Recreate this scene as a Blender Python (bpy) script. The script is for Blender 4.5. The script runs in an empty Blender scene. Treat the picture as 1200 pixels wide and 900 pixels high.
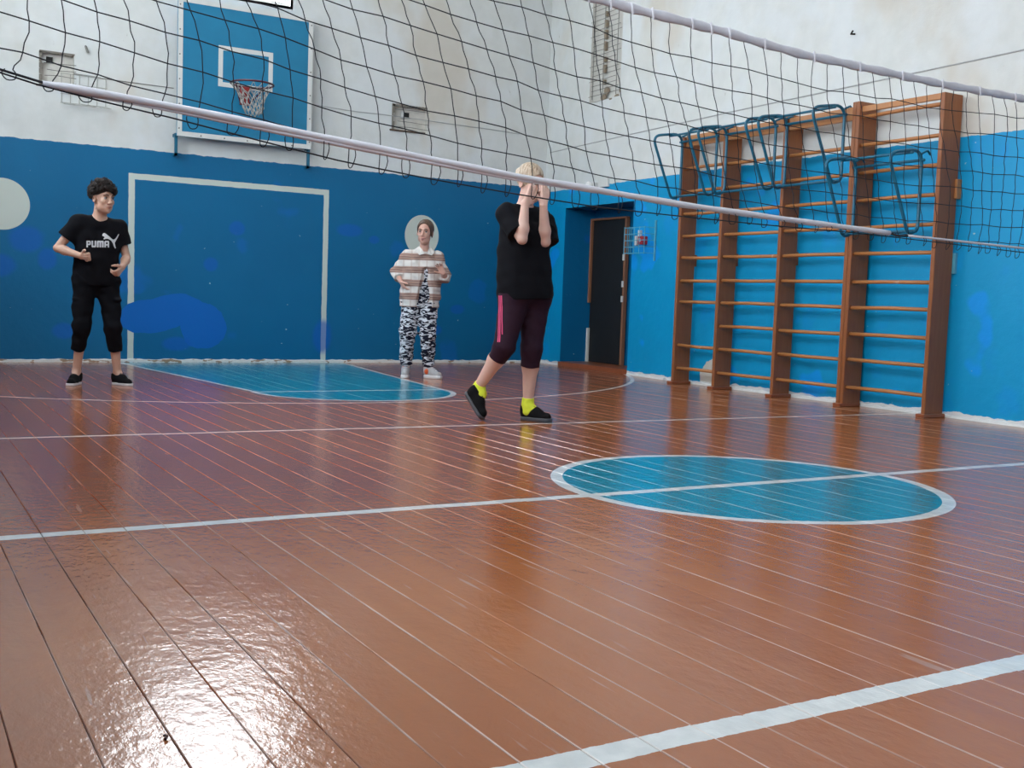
import bpy, bmesh, math, random
import numpy as np
from mathutils import Vector, Matrix
from mathutils.bvhtree import BVHTree
random.seed(7); rng = np.random.default_rng(7)
S = bpy.context.scene
COL = S.collection

# ------------------------------------------------------------------ camera, world, exposure
cam_d = bpy.data.cameras.new('camera'); cam = bpy.data.objects.new('camera', cam_d); COL.objects.link(cam)
cam_d.sensor_fit = 'HORIZONTAL'; cam_d.sensor_width = 36; cam_d.lens = 1276.0 / 1200 * 36
cam_d.clip_start = 0.05; cam_d.clip_end = 100
right = Vector((0.86393775, -0.50235735, 0.0353364)); up = Vector((0.00861553, 0.08490127, 0.99635212)); fw = Vector((0.50352491, 0.86048177, -0.07767749))
m3 = Matrix((right, up, -fw)).transposed()
cam.matrix_world = Matrix.Translation((0, 0, 0.81)) @ m3.to_4x4()
S.camera = cam
w = bpy.data.worlds.new('world'); S.world = w; w.use_nodes = True
w.node_tree.nodes['Background'].inputs[0].default_value = (0.75, 0.85, 1.0, 1)
w.node_tree.nodes['Background'].inputs[1].default_value = 1.0
S.view_settings.view_transform = 'Standard'; S.view_settings.look = 'None'
S.view_settings.gamma = 1; S.view_settings.use_curve_mapping = False
S.view_settings.exposure = 0.0
SIDE_WIN = 11.0      # radiance of the daylight panes of the left wall windows
BACK_WIN = 17.0     # radiance of the window high on the back wall
REAR_WIN = 1.2

# ------------------------------------------------------------------ node helpers
class X:
    """tiny expression builder over Math nodes"""
    def __init__(s, t, v): s.t = t; s.v = v
    def _m(s, op, *a):
        n = s.t.nodes.new('ShaderNodeMath'); n.operation = op
        for i, q in enumerate((s,) + a):
            q = q.v if isinstance(q, X) else q
            if isinstance(q, (int, float)): n.inputs[i].default_value = q
            else: s.t.links.new(q, n.inputs[i])
        return X(s.t, n.outputs[0])
    def __add__(s, o): return s._m('ADD', o)
    def __sub__(s, o): return s._m('SUBTRACT', o)
    def __mul__(s, o): return s._m('MULTIPLY', o)
    def __truediv__(s, o): return s._m('DIVIDE', o)
    def __lt__(s, o): return s._m('LESS_THAN', o)
    def __gt__(s, o): return s._m('GREATER_THAN', o)
    def mx(s, o): return s._m('MAXIMUM', o)
    def mn(s, o): return s._m('MINIMUM', o)
    def abs(s): return s._m('ABSOLUTE')
    def sqrt(s): return s._m('SQRT')
    def fract(s): return s._m('FRACT')
    def sin(s): return s._m('SINE')
    def inv(s): return (s * -1.0) + 1.0
    def step(s, a, b):
        n = s.t.nodes.new('ShaderNodeMapRange'); n.interpolation_type = 'SMOOTHSTEP'
        s.t.links.new(s.v, n.inputs[0]); n.inputs[1].default_value = a; n.inputs[2].default_value = b
        return X(s.t, n.outputs[0])

class Mat:
    def __init__(s, name, col=(.8, .8, .8), rough=.5, metal=0, spec=.5, coat=0, sss=0):
        s.m = bpy.data.materials.new(name); s.m.use_nodes = True; s.t = s.m.node_tree
        s.b = s.t.nodes['Principled BSDF']
        s.b.inputs['Base Color'].default_value = (*col, 1); s.b.inputs['Roughness'].default_value = rough
        s.b.inputs['Metallic'].default_value = metal; s.b.inputs['Specular IOR Level'].default_value = spec
        s.b.inputs['Coat Weight'].default_value = coat
        if sss:
            s.b.inputs['Subsurface Weight'].default_value = sss; s.b.inputs['Subsurface Radius'].default_value = (.012, .005, .003)
            s.b.inputs['Subsurface Scale'].default_value = 1
    def pos(s, obj=False):
        if obj: v = s.t.nodes.new('ShaderNodeTexCoord').outputs['Object']
        else: v = s.t.nodes.new('ShaderNodeNewGeometry').outputs['Position']
        sp = s.t.nodes.new('ShaderNodeSeparateXYZ'); s.t.links.new(v, sp.inputs[0])
        s.vec = v
        return [X(s.t, o) for o in sp.outputs]
    def noise(s, scale, detail=3, stretch=(1, 1, 1), rough=.5, off=0, dist=0):
        mp = s.t.nodes.new('ShaderNodeMapping'); s.t.links.new(s.vec, mp.inputs[0])
        mp.inputs['Scale'].default_value = stretch; mp.inputs['Location'].default_value = (off, off * .7, off * .3)
        n = s.t.nodes.new('ShaderNodeTexNoise'); s.t.links.new(mp.outputs[0], n.inputs['Vector'])
        n.inputs['Scale'].default_value = scale; n.inputs['Detail'].default_value = detail; n.inputs['Roughness'].default_value = rough
        n.inputs['Distortion'].default_value = dist
        return X(s.t, n.outputs[0])
    def mix(s, f, a, b):
        n = s.t.nodes.new('ShaderNodeMix'); n.data_type = 'RGBA'
        def put(q, i):
            if isinstance(q, X): q = q.v
            if isinstance(q, (int, float)): n.inputs[i].default_value = q
            elif isinstance(q, tuple): n.inputs[i].default_value = (*q, 1) if len(q) == 3 else q
            else: s.t.links.new(q, n.inputs[i])
        put(f, 0); put(a, 6); put(b, 7)
        return n.outputs[2]
    def color(s, sock): s.t.links.new(sock, s.b.inputs['Base Color'])
    def rough(s, x): s.t.links.new(x.v, s.b.inputs['Roughness'])
    def bump(s, h, strength=.3, dist=.01):
        n = s.t.nodes.new('ShaderNodeBump'); n.inputs['Strength'].default_value = strength; n.inputs['Distance'].default_value = dist
        s.t.links.new(h.v, n.inputs['Height']); s.t.links.new(n.outputs[0], s.b.inputs['Normal'])

def simple(name, col, rough=.5, nscale=40, amt=.15, bump=0, obj=True, **k):
    M = Mat(name, col, rough, **k); M.pos(obj)
    n = M.noise(nscale, 4)
    M.color(M.mix(n, tuple(c * (1 - amt) for c in col), tuple(min(1, c * (1 + amt)) for c in col)))
    if bump: M.bump(n, .4, bump)
    return M.m

# ------------------------------------------------------------------ object helpers
def link(o, parent=None, label=None, cat=None, group=None, kind=None):
    COL.objects.link(o)
    if parent: o.parent = parent
    if label: o['label'] = label
    if cat: o['category'] = cat
    if group: o['group'] = group
    if kind: o['kind'] = kind
    return o
def empty(name, loc, rz=0, **k):
    o = bpy.data.objects.new(name, None); o.location = loc; o.rotation_euler = (0, 0, rz); o.empty_display_size = .1
    return link(o, **k)
def mesh_obj(name, bm, mat, parent=None, smooth=False, **k):
    me = bpy.data.meshes.new(name); bm.normal_update(); bm.to_mesh(me); bm.free()
    if smooth: me.shade_smooth()
    if mat: me.materials.append(mat)
    return link(bpy.data.objects.new(name, me), parent, **k)
def box(bm, x0, x1, y0, y1, z0, z1, bev=0):
    vs = [bm.verts.new((x, y, z)) for x in (x0, x1) for y in (y0, y1) for z in (z0, z1)]
    fs = [(0, 1, 3, 2), (4, 6, 7, 5), (0, 4, 5, 1), (2, 3, 7, 6), (0, 2, 6, 4), (1, 5, 7, 3)]
    F = [bm.faces.new([vs[i] for i in f]) for f in fs]
    if bev:
        es = set(e for f in F for e in f.edges)
        bmesh.ops.bevel(bm, geom=list(es), offset=bev, segments=1, affect='EDGES')
    return bm
def frames(P, closed):
    n = len(P); out = []; prev = None
    for i in range(n):
        a = P[(i - 1) % n] if (closed or i > 0) else P[i]; b = P[(i + 1) % n] if (closed or i < n - 1) else P[i]
        t = (b - a).normalized()
        if prev is None:
            r = Vector((0, 0, 1)) if abs(t.z) < .9 else Vector((1, 0, 0))
        else: r = prev
        u = (r - t * r.dot(t)).normalized(); prev = u; out.append((u, t.cross(u)))
    return out
def tube(bm, pts, r, n=6, closed=False, flat=1.0):
    P = [Vector(p) for p in pts]; fr = frames(P, closed); rings = []
    for i, p in enumerate(P):
        rr = r[i] if isinstance(r, (list, tuple)) else r
        u, v = fr[i]
        rings.append([bm.verts.new(p + u * math.cos(2 * math.pi * k / n) * rr * flat + v * math.sin(2 * math.pi * k / n) * rr) for k in range(n)])
    m = len(rings)
    for i in range(m if closed else m - 1):
        A, B = rings[i], rings[(i + 1) % m]
        for k in range(n): bm.faces.new((A[k], A[(k + 1) % n], B[(k + 1) % n], B[k]))
    if not closed:
        bm.faces.new(rings[0][::-1]); bm.faces.new(rings[-1])
    return bm
def rounded(pts, rad, seg=5, closed=True):
    P = [Vector(p) for p in pts]; out = []; n = len(P)
    for i in range(n):
        a, b, c = P[i - 1], P[i], P[(i + 1) % n]
        d1 = (a - b).normalized(); d2 = (c - b).normalized()
        p1 = b + d1 * rad; p2 = b + d2 * rad
        for k in range(seg + 1):
            t = k / seg; out.append(p1 * (1 - t) ** 2 + b * 2 * t * (1 - t) + p2 * t * t)
    return out

# ------------------------------------------------------------------ materials of the room
PITCH = 0.1290; FX0 = -0.45
def mat_floor():
    M = Mat('painted_floorboards', rough=.2, spec=.5)
    x, y, z = M.pos()
    wob = (M.noise(3.2, 3) - .5) * .018 + (M.noise(38, 2) - .5) * .010
    X_, Y_ = x + wob, y + wob
    def band(v, w): return v.abs() < w / 2
    wh = band(Y_ - 3.735, .062)
    wh = wh.mx(band(Y_ + X_ * .028 - 6.16, .042))
    wh = wh.mx(band(Y_ - 1.548, .070))
    dx, dy = X_ - 3.455, Y_ - 3.74
    r = (dx * dx + dy * dy).sqrt()
    wh = wh.mx(band(r - .872, .056))
    blue = r < .872
    # free throw lane: splayed sides, line, half circle
    kx = X_ - 3.44
    half = (Y_ - 8.5) * .121 + .83            # half width of the lane
    side = kx.abs() - half
    beyond = Y_ > 8.5
    wh = wh.mx(band(side, .045) * beyond)
    ax, ay = X_ - 3.43, Y_ - 8.5
    ra = (ax * ax + ay * ay).sqrt()
    wh = wh.mx(band(ra - .845, .05) * beyond.inv())
    wh = wh.mx(band(Y_ - 8.5, .045) * (ra < .845))
    blue = blue.mx((side < 0) * beyond).mx((ra < .845) * beyond.inv())
    # big arc round the basket
    bx, by = X_ - 3.38, Y_ - 11.95
    rb = (bx * bx + by * by).sqrt()
    wh = wh.mx(band(rb - 4.42, .042) * (Y_ < 11.9))
    # boards
    n1 = M.noise(2.2, 5, (5, .6, 1)); n2 = M.noise(.45, 2, off=3)
    pid = ((x - FX0) / PITCH)._m('FLOOR')
    hashv = (pid * 12.9898).sin() * 43758.5
    pr = hashv.fract()
    base = M.mix(n1, (.350, .106, .030), (.450, .158, .050))
    base = M.mix(n2.step(.35, .7), base, (.300, .094, .040))
    base = M.mix(pr.abs() * .35, base, (.300, .088, .030))
    bl = M.mix(M.noise(3, 4, (1, .5, 1)), (.003, .205, .310), (.008, .270, .390))
    scr = M.noise(26, 6, (1, .08, 1), off=5).step(.66, .72)
    wc = M.mix(M.noise(14, 5, off=2).step(.3, .75), (.60, .62, .62), (.74, .75, .74))
    c = M.mix(blue, base, bl)
    c = M.mix(scr * .30, c, (.55, .45, .40))
    c = M.mix(wh, c, wc)
    # worn board edges, with the seam highlights put into the colour
    e = (((x - FX0) / PITCH).fract() - .5).abs()
    edge = e.step(.468, .486) * M.noise(5, 3, (3, .5, 1), off=9).step(.34, .60)
    c = M.mix(edge * .46, c, (.74, .60, .52))
    M.color(c)
    M.rough(M.noise(5, 3, off=4) * .10 + .095)
    h = M.noise(36, 4, (1, .6, 1), rough=.62) * .85 + M.noise(8, 2) * .8
    M.bump(h, .7, .0030)
    return M.m
def wall_mat(name, axis, edge_z, wheel, b0=(.0006, .118, .270), b1=(.0010, .155, .335)):
    """blue dado below, whitewashed plaster above; axis = world axis running along the wall"""
    M = Mat(name, rough=.45, spec=.35)
    x, y, z = M.pos(); a = x if axis == 0 else y
    wob = (M.noise(9, 3) - .5) * .035
    up_ = (z + wob) > edge_z
    n = M.noise(1.3, 4); n2 = M.noise(6, 5, off=3)
    white = M.mix(n2, (.57, .59, .57), (.74, .755, .74)); white = M.mix(M.noise(2.2, 5, off=15).step(.45, .62) * .45, white, (.70, .74, .77))
    st = M.noise(.9, 4, (1, 1, .6), off=8).step(.52, .66)
    white = M.mix(st * .55, white, (.56, .49, .39))
    crack = M.noise(11, 6, (1, 1, .5), off=6, rough=.62).step(.70, .76)
    white = M.mix(crack * .5, white, (.30, .27, .22))
    blue = M.mix(n, b0, b1)
    spots = M.noise(1.9, 2, off=12).step(.64, .70)
    blue = M.mix(spots * .6, blue, (.002, b1[1] * .92, b1[2] * 1.45))
    chips = M.noise(16, 4, off=21, stretch=(1, 1, 1.6)).step(.745, .76)
    blue = M.mix(chips, blue, (.38, .52, .56))
    c = wheel(M, x, y, z, wob, blue)
    M.color(M.mix(up_, c, white))
    M.rough(up_.inv() * -.22 + .62 + M.noise(8, 2, off=2) * .1)
    M.bump(M.noise(14, 5) * .6 + M.noise(2.5, 3) * 1.4 + M.noise(90, 3) * .12, .5, .012)
    return M.m
def back_marks(M, x, y, z, wob, blue):
    w2 = wob * .35
    xx, zz = x + w2, z + w2
    def ell(cx, cz, rx, rz, rot=0):
        dx, dz = x - cx, z - cz
        c_, s_ = math.cos(rot), math.sin(rot)
        u = (dx * c_ + dz * s_) / rx; v = (dz * c_ - dx * s_) / rz
        return (u * u + v * v).sqrt()
    wn = (M.noise(3.5, 4, off=31) - .5) * .55
    # the cream lines of the painted goal and two discs
    inx = ((xx - 3.395).abs() - 1.105); inz = zz - 1.985
    out = inx.mx(inz)
    goal = (out < 0) * (out > -.062)
    disc = (ell(1.085, 1.575, .255, .255) < 1).mx(ell(5.69, 1.535, .225, .245) < 1)
    c = M.mix(goal.mx(disc), blue, (.60, .66, .60))
    # royal blue repairs
    p = (ell(2.62, .52, .47, .185, .22) + wn) < 1
    p = p.mx((ell(3.08, .40, .25, .25, .3) + wn) < 1)
    soft = ell(3.44, 1.48, .09, .08).mn(ell(1.30, 1.23, .17, .14)).mn(ell(1.06, .97, .16, .12)).mn(ell(1.50, 1.05, .10, .12)) \
        .mn(ell(4.764, 1.54, .16, .08)).mn(ell(5.07, 1.45, .07, .05)).mn(ell(3.158, 1.07, .08, .08)).mn(ell(1.663, .32, .13, .09)).mn(ell(5.907, .4, .09, .06)) \
        .mn(ell(4.45, .3, .12, .2)).mn(ell(2.8, .2, .16, .08)).mn(ell(6.2, .66, .10, .06))
    sm = (soft + wn * .8).step(1.15, .7)
    c = M.mix(p, c, (.001, .135, .50))
    c = M.mix(sm * .7, c, (.002, .120, .50))
    return c
def right_marks(M, x, y, z, wob, blue):
    wn = (M.noise(7, 5, off=31) - .5) * .9
    dy, dz = (y - 8.5) / .19, (z - .06) / .21
    r = (dy * dy + dz * dz).sqrt()
    c = M.mix((r + wn) < 1, blue, (.60, .58, .52))
    low = (z + wn * .08) < .045
    c = M.mix(low, c, (.70, .72, .72))
    n = M.noise(2.3, 3, off=40).step(.55, .68)
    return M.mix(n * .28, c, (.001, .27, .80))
FLOOR = mat_floor()
WALL_B = wall_mat('back_wall_paint', 0, 2.235, back_marks)
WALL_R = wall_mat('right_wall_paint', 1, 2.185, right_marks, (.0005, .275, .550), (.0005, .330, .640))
ALCOVE = wall_mat('alcove_shade_paint', 1, 3.5, lambda M, x, y, z, w_, b: b, (.0008, .125, .300), (.001, .155, .360))  # duller blue: the shade of the alcove is put into its wall colour
WALL_P = wall_mat('plain_wall_paint', 1, 2.2, lambda M, x, y, z, w_, b: b)
def mat_base():
    M = Mat('chipped_white_paint', rough=.6); x, y, z = M.pos()
    n = M.noise(9, 5, (1, 1, 3)).step(.56, .60)
    M.color(M.mix(n, (.66, .68, .66), (.30, .20, .13)))
    M.bump(M.noise(30, 4), .6, .008); return M.m
BASEB = mat_base()
def mat_basew():
    M = Mat('crumbling_white_plaster', rough=.7); x, y, z = M.pos()
    M.color(M.mix(M.noise(6, 4).step(.62, .70), (.74, .76, .75), (.42, .50, .52)))
    M.bump(M.noise(22, 4), .8, .012); return M.m
BASEW = mat_basew()
PLASTER = simple('old_plaster', (.66, .64, .59), .8, 12, .25, .01, obj=False)
CEIL = simple('ceiling_whitewash', (.78, .79, .77), .8, 3, .08, obj=False)
DARK = simple('dark_void', (.015, .014, .013), .9)
def mat_wood(name, a, b, rough=.38):
    M = Mat(name, rough=rough, spec=.5); M.pos(True)
    n = M.noise(3, 6, (14, 14, 1.5)); M.color(M.mix(n, a, b)); M.bump(M.noise(40, 3, (3, 3, .5)), .2, .002); return M.m
POSTW = mat_wood('varnished_post_wood', (.22, .068, .022), (.36, .125, .040))
RAILW = mat_wood('varnished_rail_wood', (.40, .165, .055), (.52, .23, .085))
def mat_rung():
    M = Mat('worn_rung_wood', rough=.35); M.pos(True)
    n = M.noise(4, 6, (20, 1.2, 20)); k = M.noise(9, 4, off=4).step(.70, .78)
    M.color(M.mix(k * .6, M.mix(n, (.40, .15, .045), (.54, .235, .085)), (.66, .50, .38))); return M.m
RUNGW = mat_rung()
STEPW = mat_wood('brown_painted_step', (.22, .062, .024), (.34, .10, .04), .3)
BLUEM = simple('blue_enamel_tube', (.006, .125, .215), .3, 14, .25)
WIRE = simple('pale_blue_wire', (.10, .38, .52), .4, 30, .2)
WIREG = simple('grey_lath_wire', (.20, .195, .18), .7, 30, .3)
CABLE = simple('pale_grey_cable', (.40, .41, .41), .7)
WIREW = simple('faded_white_wire', (.42, .42, .39), .6, 30, .1)
RED = simple('red_plastic', (.45, .02, .03), .35)
HOOPR = simple('dull_maroon_enamel', (.085, .014, .028), .4)
HOOPB = simple('red_enamel_bracket', (.30, .018, .018), .4)
WHITEP = simple('white_paint', (.66, .67, .65), .5, 8, .08)
BOARDB = simple('backboard_blue_paint', (.008, .195, .360), .45, 5, .18)
CORDW = simple('dingy_white_cord', (.44, .43, .40), .8)
NETC = simple('black_net_cord', (.010, .011, .018), .8)
TAPE = simple('white_net_sleeve', (.70, .70, .76), .45, 9, .10, .004)
TAPE2 = simple('translucent_white_tape', (.62, .62, .68), .35, 18, .16, .004)
DOORM = simple('black_padded_door_cover', (.006, .007, .008), .6, 6, .5, .006)
FRAMEW = mat_wood('worn_door_frame_wood', (.20, .075, .035), (.36, .17, .09), .6)
def emis(name, col, s):
    m = bpy.data.materials.new(name); m.use_nodes = True; t = m.node_tree; t.nodes.remove(t.nodes['Principled BSDF'])
    e = t.nodes.new('ShaderNodeEmission'); e.inputs[0].default_value = (*col, 1); e.inputs[1].default_value = s
    t.links.new(e.outputs[0], t.nodes['Material Output'].inputs[0]); return m
DAY = emis('daylight_pane', (.86, .94, 1.0), SIDE_WIN); DAYB = emis('daylight_pane_high', (.92, .96, 1.0), BACK_WIN)
DAYR = emis('daylight_pane_rear', (.9, .95, 1.0), REAR_WIN)

# ------------------------------------------------------------------ the hall shell
LX, YF, YB, ZC = -0.45, -5.5, 12.0, 6.0
bm = bmesh.new(); box(bm, LX - .1, 7.55, YF - .1, YB + .1, -.12, -.03); box(bm, 7.34, 8.0, 9.9, 11.6, -.12, -.001)
floor = mesh_obj('floor', bm, FLOOR, kind='structure')
bm = bmesh.new(); L = YB - YF; wd = PITCH - .0016
prof = [(-wd / 2, -.03), (-wd / 2, -.0014), (-wd / 2 + .0018, 0), (wd / 2 - .0018, 0), (wd / 2, -.0014), (wd / 2, -.03)]
va = [bm.verts.new((px, 0, pz)) for px, pz in prof]; vb = [bm.verts.new((px, L, pz)) for px, pz in prof]
for i in range(6): bm.faces.new((va[i], vb[i], vb[(i + 1) % 6], va[(i + 1) % 6]))
bm.faces.new(va); bm.faces.new(vb[::-1])
bmesh.ops.recalc_face_normals(bm, faces=bm.faces)
me = bpy.data.meshes.new('floorboard'); bm.to_mesh(me); bm.free(); me.materials.append(FLOOR)
i = 0
while FX0 + PITCH * i < 7.47:
    o = bpy.data.objects.new('floorboard', me); o.location = (FX0 + PITCH * (i + .5), YF, random.uniform(-.0007, .0007))
    link(o, floor); i += 1

def wall_grid(name, mat, us, zs, holes, place, kind='structure'):
    """rectangular wall patches on a grid of lines, leaving out cells inside holes; place(u,z) -> xyz"""
    us = sorted(set(us + [h[0] for h in holes] + [h[1] for h in holes])); zs = sorted(set(zs + [h[2] for h in holes] + [h[3] for h in holes]))
    bm = bmesh.new(); V = {}
    def v(i, j):
        if (i, j) not in V: V[i, j] = bm.verts.new(place(us[i], zs[j]))
        return V[i, j]
    for i in range(len(us) - 1):
        for j in range(len(zs) - 1):
            cu, cz = (us[i] + us[i + 1]) / 2, (zs[j] + zs[j + 1]) / 2
            if any(h[0] < cu < h[1] and h[2] < cz < h[3] for h in holes): continue
            bm.faces.new((v(i, j), v(i + 1, j), v(i + 1, j + 1), v(i, j + 1)))
    # thickness so that it is a real wall
    o = mesh_obj(name, bm, mat, kind=kind)
    return o
BWIN = (2.45, 4.0, 3.96, 5.6)
hB1, hB2 = (5.26, 5.72, 2.75, 3.05), (1.425, 1.75, 2.78, 3.12)
wall_back = wall_grid('wall_back', WALL_B, [-.55, 7.55], [-.02, ZC], [BWIN, hB1, hB2], lambda u, z: (u, YB, z))
def rx(y):   # the right wall is very slightly out of square
    return 7.30 + (0 if y < 8.4 else .026 * (y - 8.4) if y < 10 else .0416 + .036 * (y - 10))
hS = (10.36, 10.98, 3.17, 4.6); ALC = (9.98, 11.47, -.02, 1.955)
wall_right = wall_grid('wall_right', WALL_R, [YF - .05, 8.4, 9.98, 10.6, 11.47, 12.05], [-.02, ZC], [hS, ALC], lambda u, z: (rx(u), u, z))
side_w = [(-1.4, .6), (1.8, 3.8), (5.0, 7.0), (8.2, 10.2)]
WZ = (2.5, 5.1)
wall_left = wall_grid('wall_left', WALL_P, [YF - .05, 12.05], [-.02, ZC], [(a, b, *WZ) for a, b in side_w], lambda u, z: (LX, u, z))
rear_w = [(.4, 2.6), (4.2, 6.4)]
wall_front = wall_grid('wall_front', WALL_P, [-.55, 7.45], [-.02, ZC], [(a, b, 2.6, 5.0) for a, b in rear_w], lambda u, z: (u, YF, z))
bm = bmesh.new(); box(bm, -.6, 7.6, YF - .1, 12.1, ZC, ZC + .1); mesh_obj('ceiling', bm, CEIL, kind='structure')
# windows: box reveal, frame bars, bright pane
def window(n, axis, plane, outd, a0, a1, z0, z1, mat, nb):
    def P(a, d, z): return (plane + outd * d, a, z) if axis == 0 else (a, plane + outd * d, z)
    root = empty('window_%d' % n, P((a0 + a1) / 2, 0, z0), kind='structure')
    inv = Matrix.Translation(-Vector(root.location))
    def mk(name, boxes, m):
        bm = bmesh.new()
        for (b0, b1, d0, d1, c0, c1) in boxes:
            p, q = P(b0, d0, c0), P(b1, d1, c1)
            box(bm, *(v for k in range(3) for v in (min(p[k], q[k]), max(p[k], q[k]))))
        bmesh.ops.transform(bm, matrix=inv, verts=bm.verts); return mesh_obj(name, bm, m, root)
    t = .03
    mk('window_reveal', [(a0 - t, a0, 0, .2, z0 - t, z1 + t), (a1, a1 + t, 0, .2, z0 - t, z1 + t), (a0, a1, 0, .2, z0 - t, z0), (a0, a1, 0, .2, z1, z1 + t)], WHITEP)
    bars = [(a0, a0 + .05, .08, .13, z0, z1), (a1 - .05, a1, .08, .13, z0, z1), (a0 + .05, a1 - .05, .08, .13, z0, z0 + .05), (a0 + .05, a1 - .05, .08, .13, z1 - .05, z1)]
    for k in range(1, nb): c = a0 + (a1 - a0) * k / nb; bars.append((c - .02, c + .02, .09, .12, z0 + .05, z1 - .05))
    zc = z0 + (z1 - z0) * .62; bars.append((a0 + .05, a1 - .05, .085, .125, zc - .02, zc + .02))
    mk('window_frame', bars, WHITEP)
    mk('pane', [(a0, a1, .16, .17, z0, z1)], mat)
n = 1
window(n, 1, YB, 1, *BWIN, DAYB, 3); n += 1
for a, b in side_w: window(n, 0, LX, -1, a, b, *WZ, DAY, 3); n += 1
for a, b in rear_w: window(n, 1, YF, -1, a, b, 2.6, 5.0, DAYR, 3); n += 1

# baseboards: ragged white strips
def ragged(name, mat, pts, hmin, hmax, th, nrm, seg=.06, crumb=.006):
    bm = bmesh.new(); prev = None
    A, B = Vector(pts[0]), Vector(pts[1]); k = int((B - A).length / seg); nv = Vector(nrm)
    for i in range(k + 1):
        p = A.lerp(B, i / k); h = random.uniform(hmin, hmax); t = th + random.uniform(-crumb, crumb)
        sec = [bm.verts.new(p + nv * -.01 + Vector((0, 0, -.002))), bm.verts.new(p + nv * t + Vector((0, 0, -.002))), bm.verts.new(p + nv * t * .8 + Vector((0, 0, h * .7))), bm.verts.new(p + nv * -.002 + Vector((0, 0, h)))]
        if prev:
            for q in range(3): bm.faces.new((prev[q], sec[q], sec[q + 1], prev[q + 1]))
        prev = sec
    return mesh_obj(name, bm, mat, kind='structure')
ragged('baseboard_back', BASEB, ((-.4, YB, 0), (7.45, YB, 0)), .028, .042, .018, (0, -1, 0), .05, .003)
ragged('baseboard_right', BASEW, ((rx(YF), YF, 0), (rx(8.4), 8.4, 0)), .014, .034, .018, (-1, 0, 0))
ragged('trim_1', BASEW, ((rx(8.4), 8.4, 0), (rx(9.97), 9.97, 0)), .014, .032, .018, (-1, 0, 0))
ragged('trim_2', BASEW, ((rx(11.48), 11.48, 0), (rx(12), 12, 0)), .018, .035, .018, (-1, 0, 0))

# alcove with the dark door and its brown step
bm = bmesh.new(); XD = 7.84
def q(*p): bm.faces.new([bm.verts.new(v) for v in p])
y0, y1, zt = ALC[0], ALC[1], ALC[3]
q((rx(y1), y1, 0), (XD, y1, 0), (XD, y1, zt), (rx(y1), y1, zt))
q((rx(y0), y0, 0), (rx(y0), y0, zt), (XD, y0, zt), (XD, y0, 0))
q((rx(y0), y0, zt), (rx(y1), y1, zt), (XD, y1, zt), (XD, y0, zt))
q((XD, y0, 0), (XD, y1, 0), (XD, y1, zt), (XD, y0, zt))
mesh_obj('wall_alcove', bm, ALCOVE, kind='structure')
bm = bmesh.new(); box(bm, 7.36, XD, y0 + .002, y1 - .002, -.001, .055, .004); mesh_obj('trim_3', bm, STEPW, kind='structure', label='brown painted wooden step in the door alcove')
door = empty('door_1', (XD, 11.1, .055), kind='structure')
def local(bm, root): bmesh.ops.transform(bm, matrix=Matrix.Translation(-Vector(root.location)), verts=bm.verts); return bm
bm = bmesh.new(); box(bm, XD - .035, XD - .005, 10.73, 11.46, .056, 1.835, .004)
mesh_obj('door_leaf', local(bm, door), DOORM, door)
bm = bmesh.new(); box(bm, XD - .07, XD - .02, 11.44, 11.468, .056, .48, .003); mesh_obj('door_frame', local(bm, door), WHITEP, door, label='bare pale lower piece of the frame')
bm = bmesh.new(); box(bm, XD - .07, XD - .02, 11.44, 11.468, .80, 1.85, .003); mesh_obj('door_frame', local(bm, door), FRAMEW, door)
bm = bmesh.new(); box(bm, XD - .07, XD - .02, 10.70, 11.44, 1.825, 1.85, .003); mesh_obj('door_frame', local(bm, door), FRAMEW, door)
bm = bmesh.new(); box(bm, XD - .07, XD - .02, 10.695, 10.73, .056, 1.825, .003); mesh_obj('door_frame', local(bm, door), FRAMEW, door)
for z_ in (1.32, 1.0, .82):
    bm = bmesh.new(); box(bm, XD - .085, XD - .07, 10.70, 10.735, z_, z_ + .075, .003); mesh_obj('latch_plate', local(bm, door), WHITEP, door)

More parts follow.
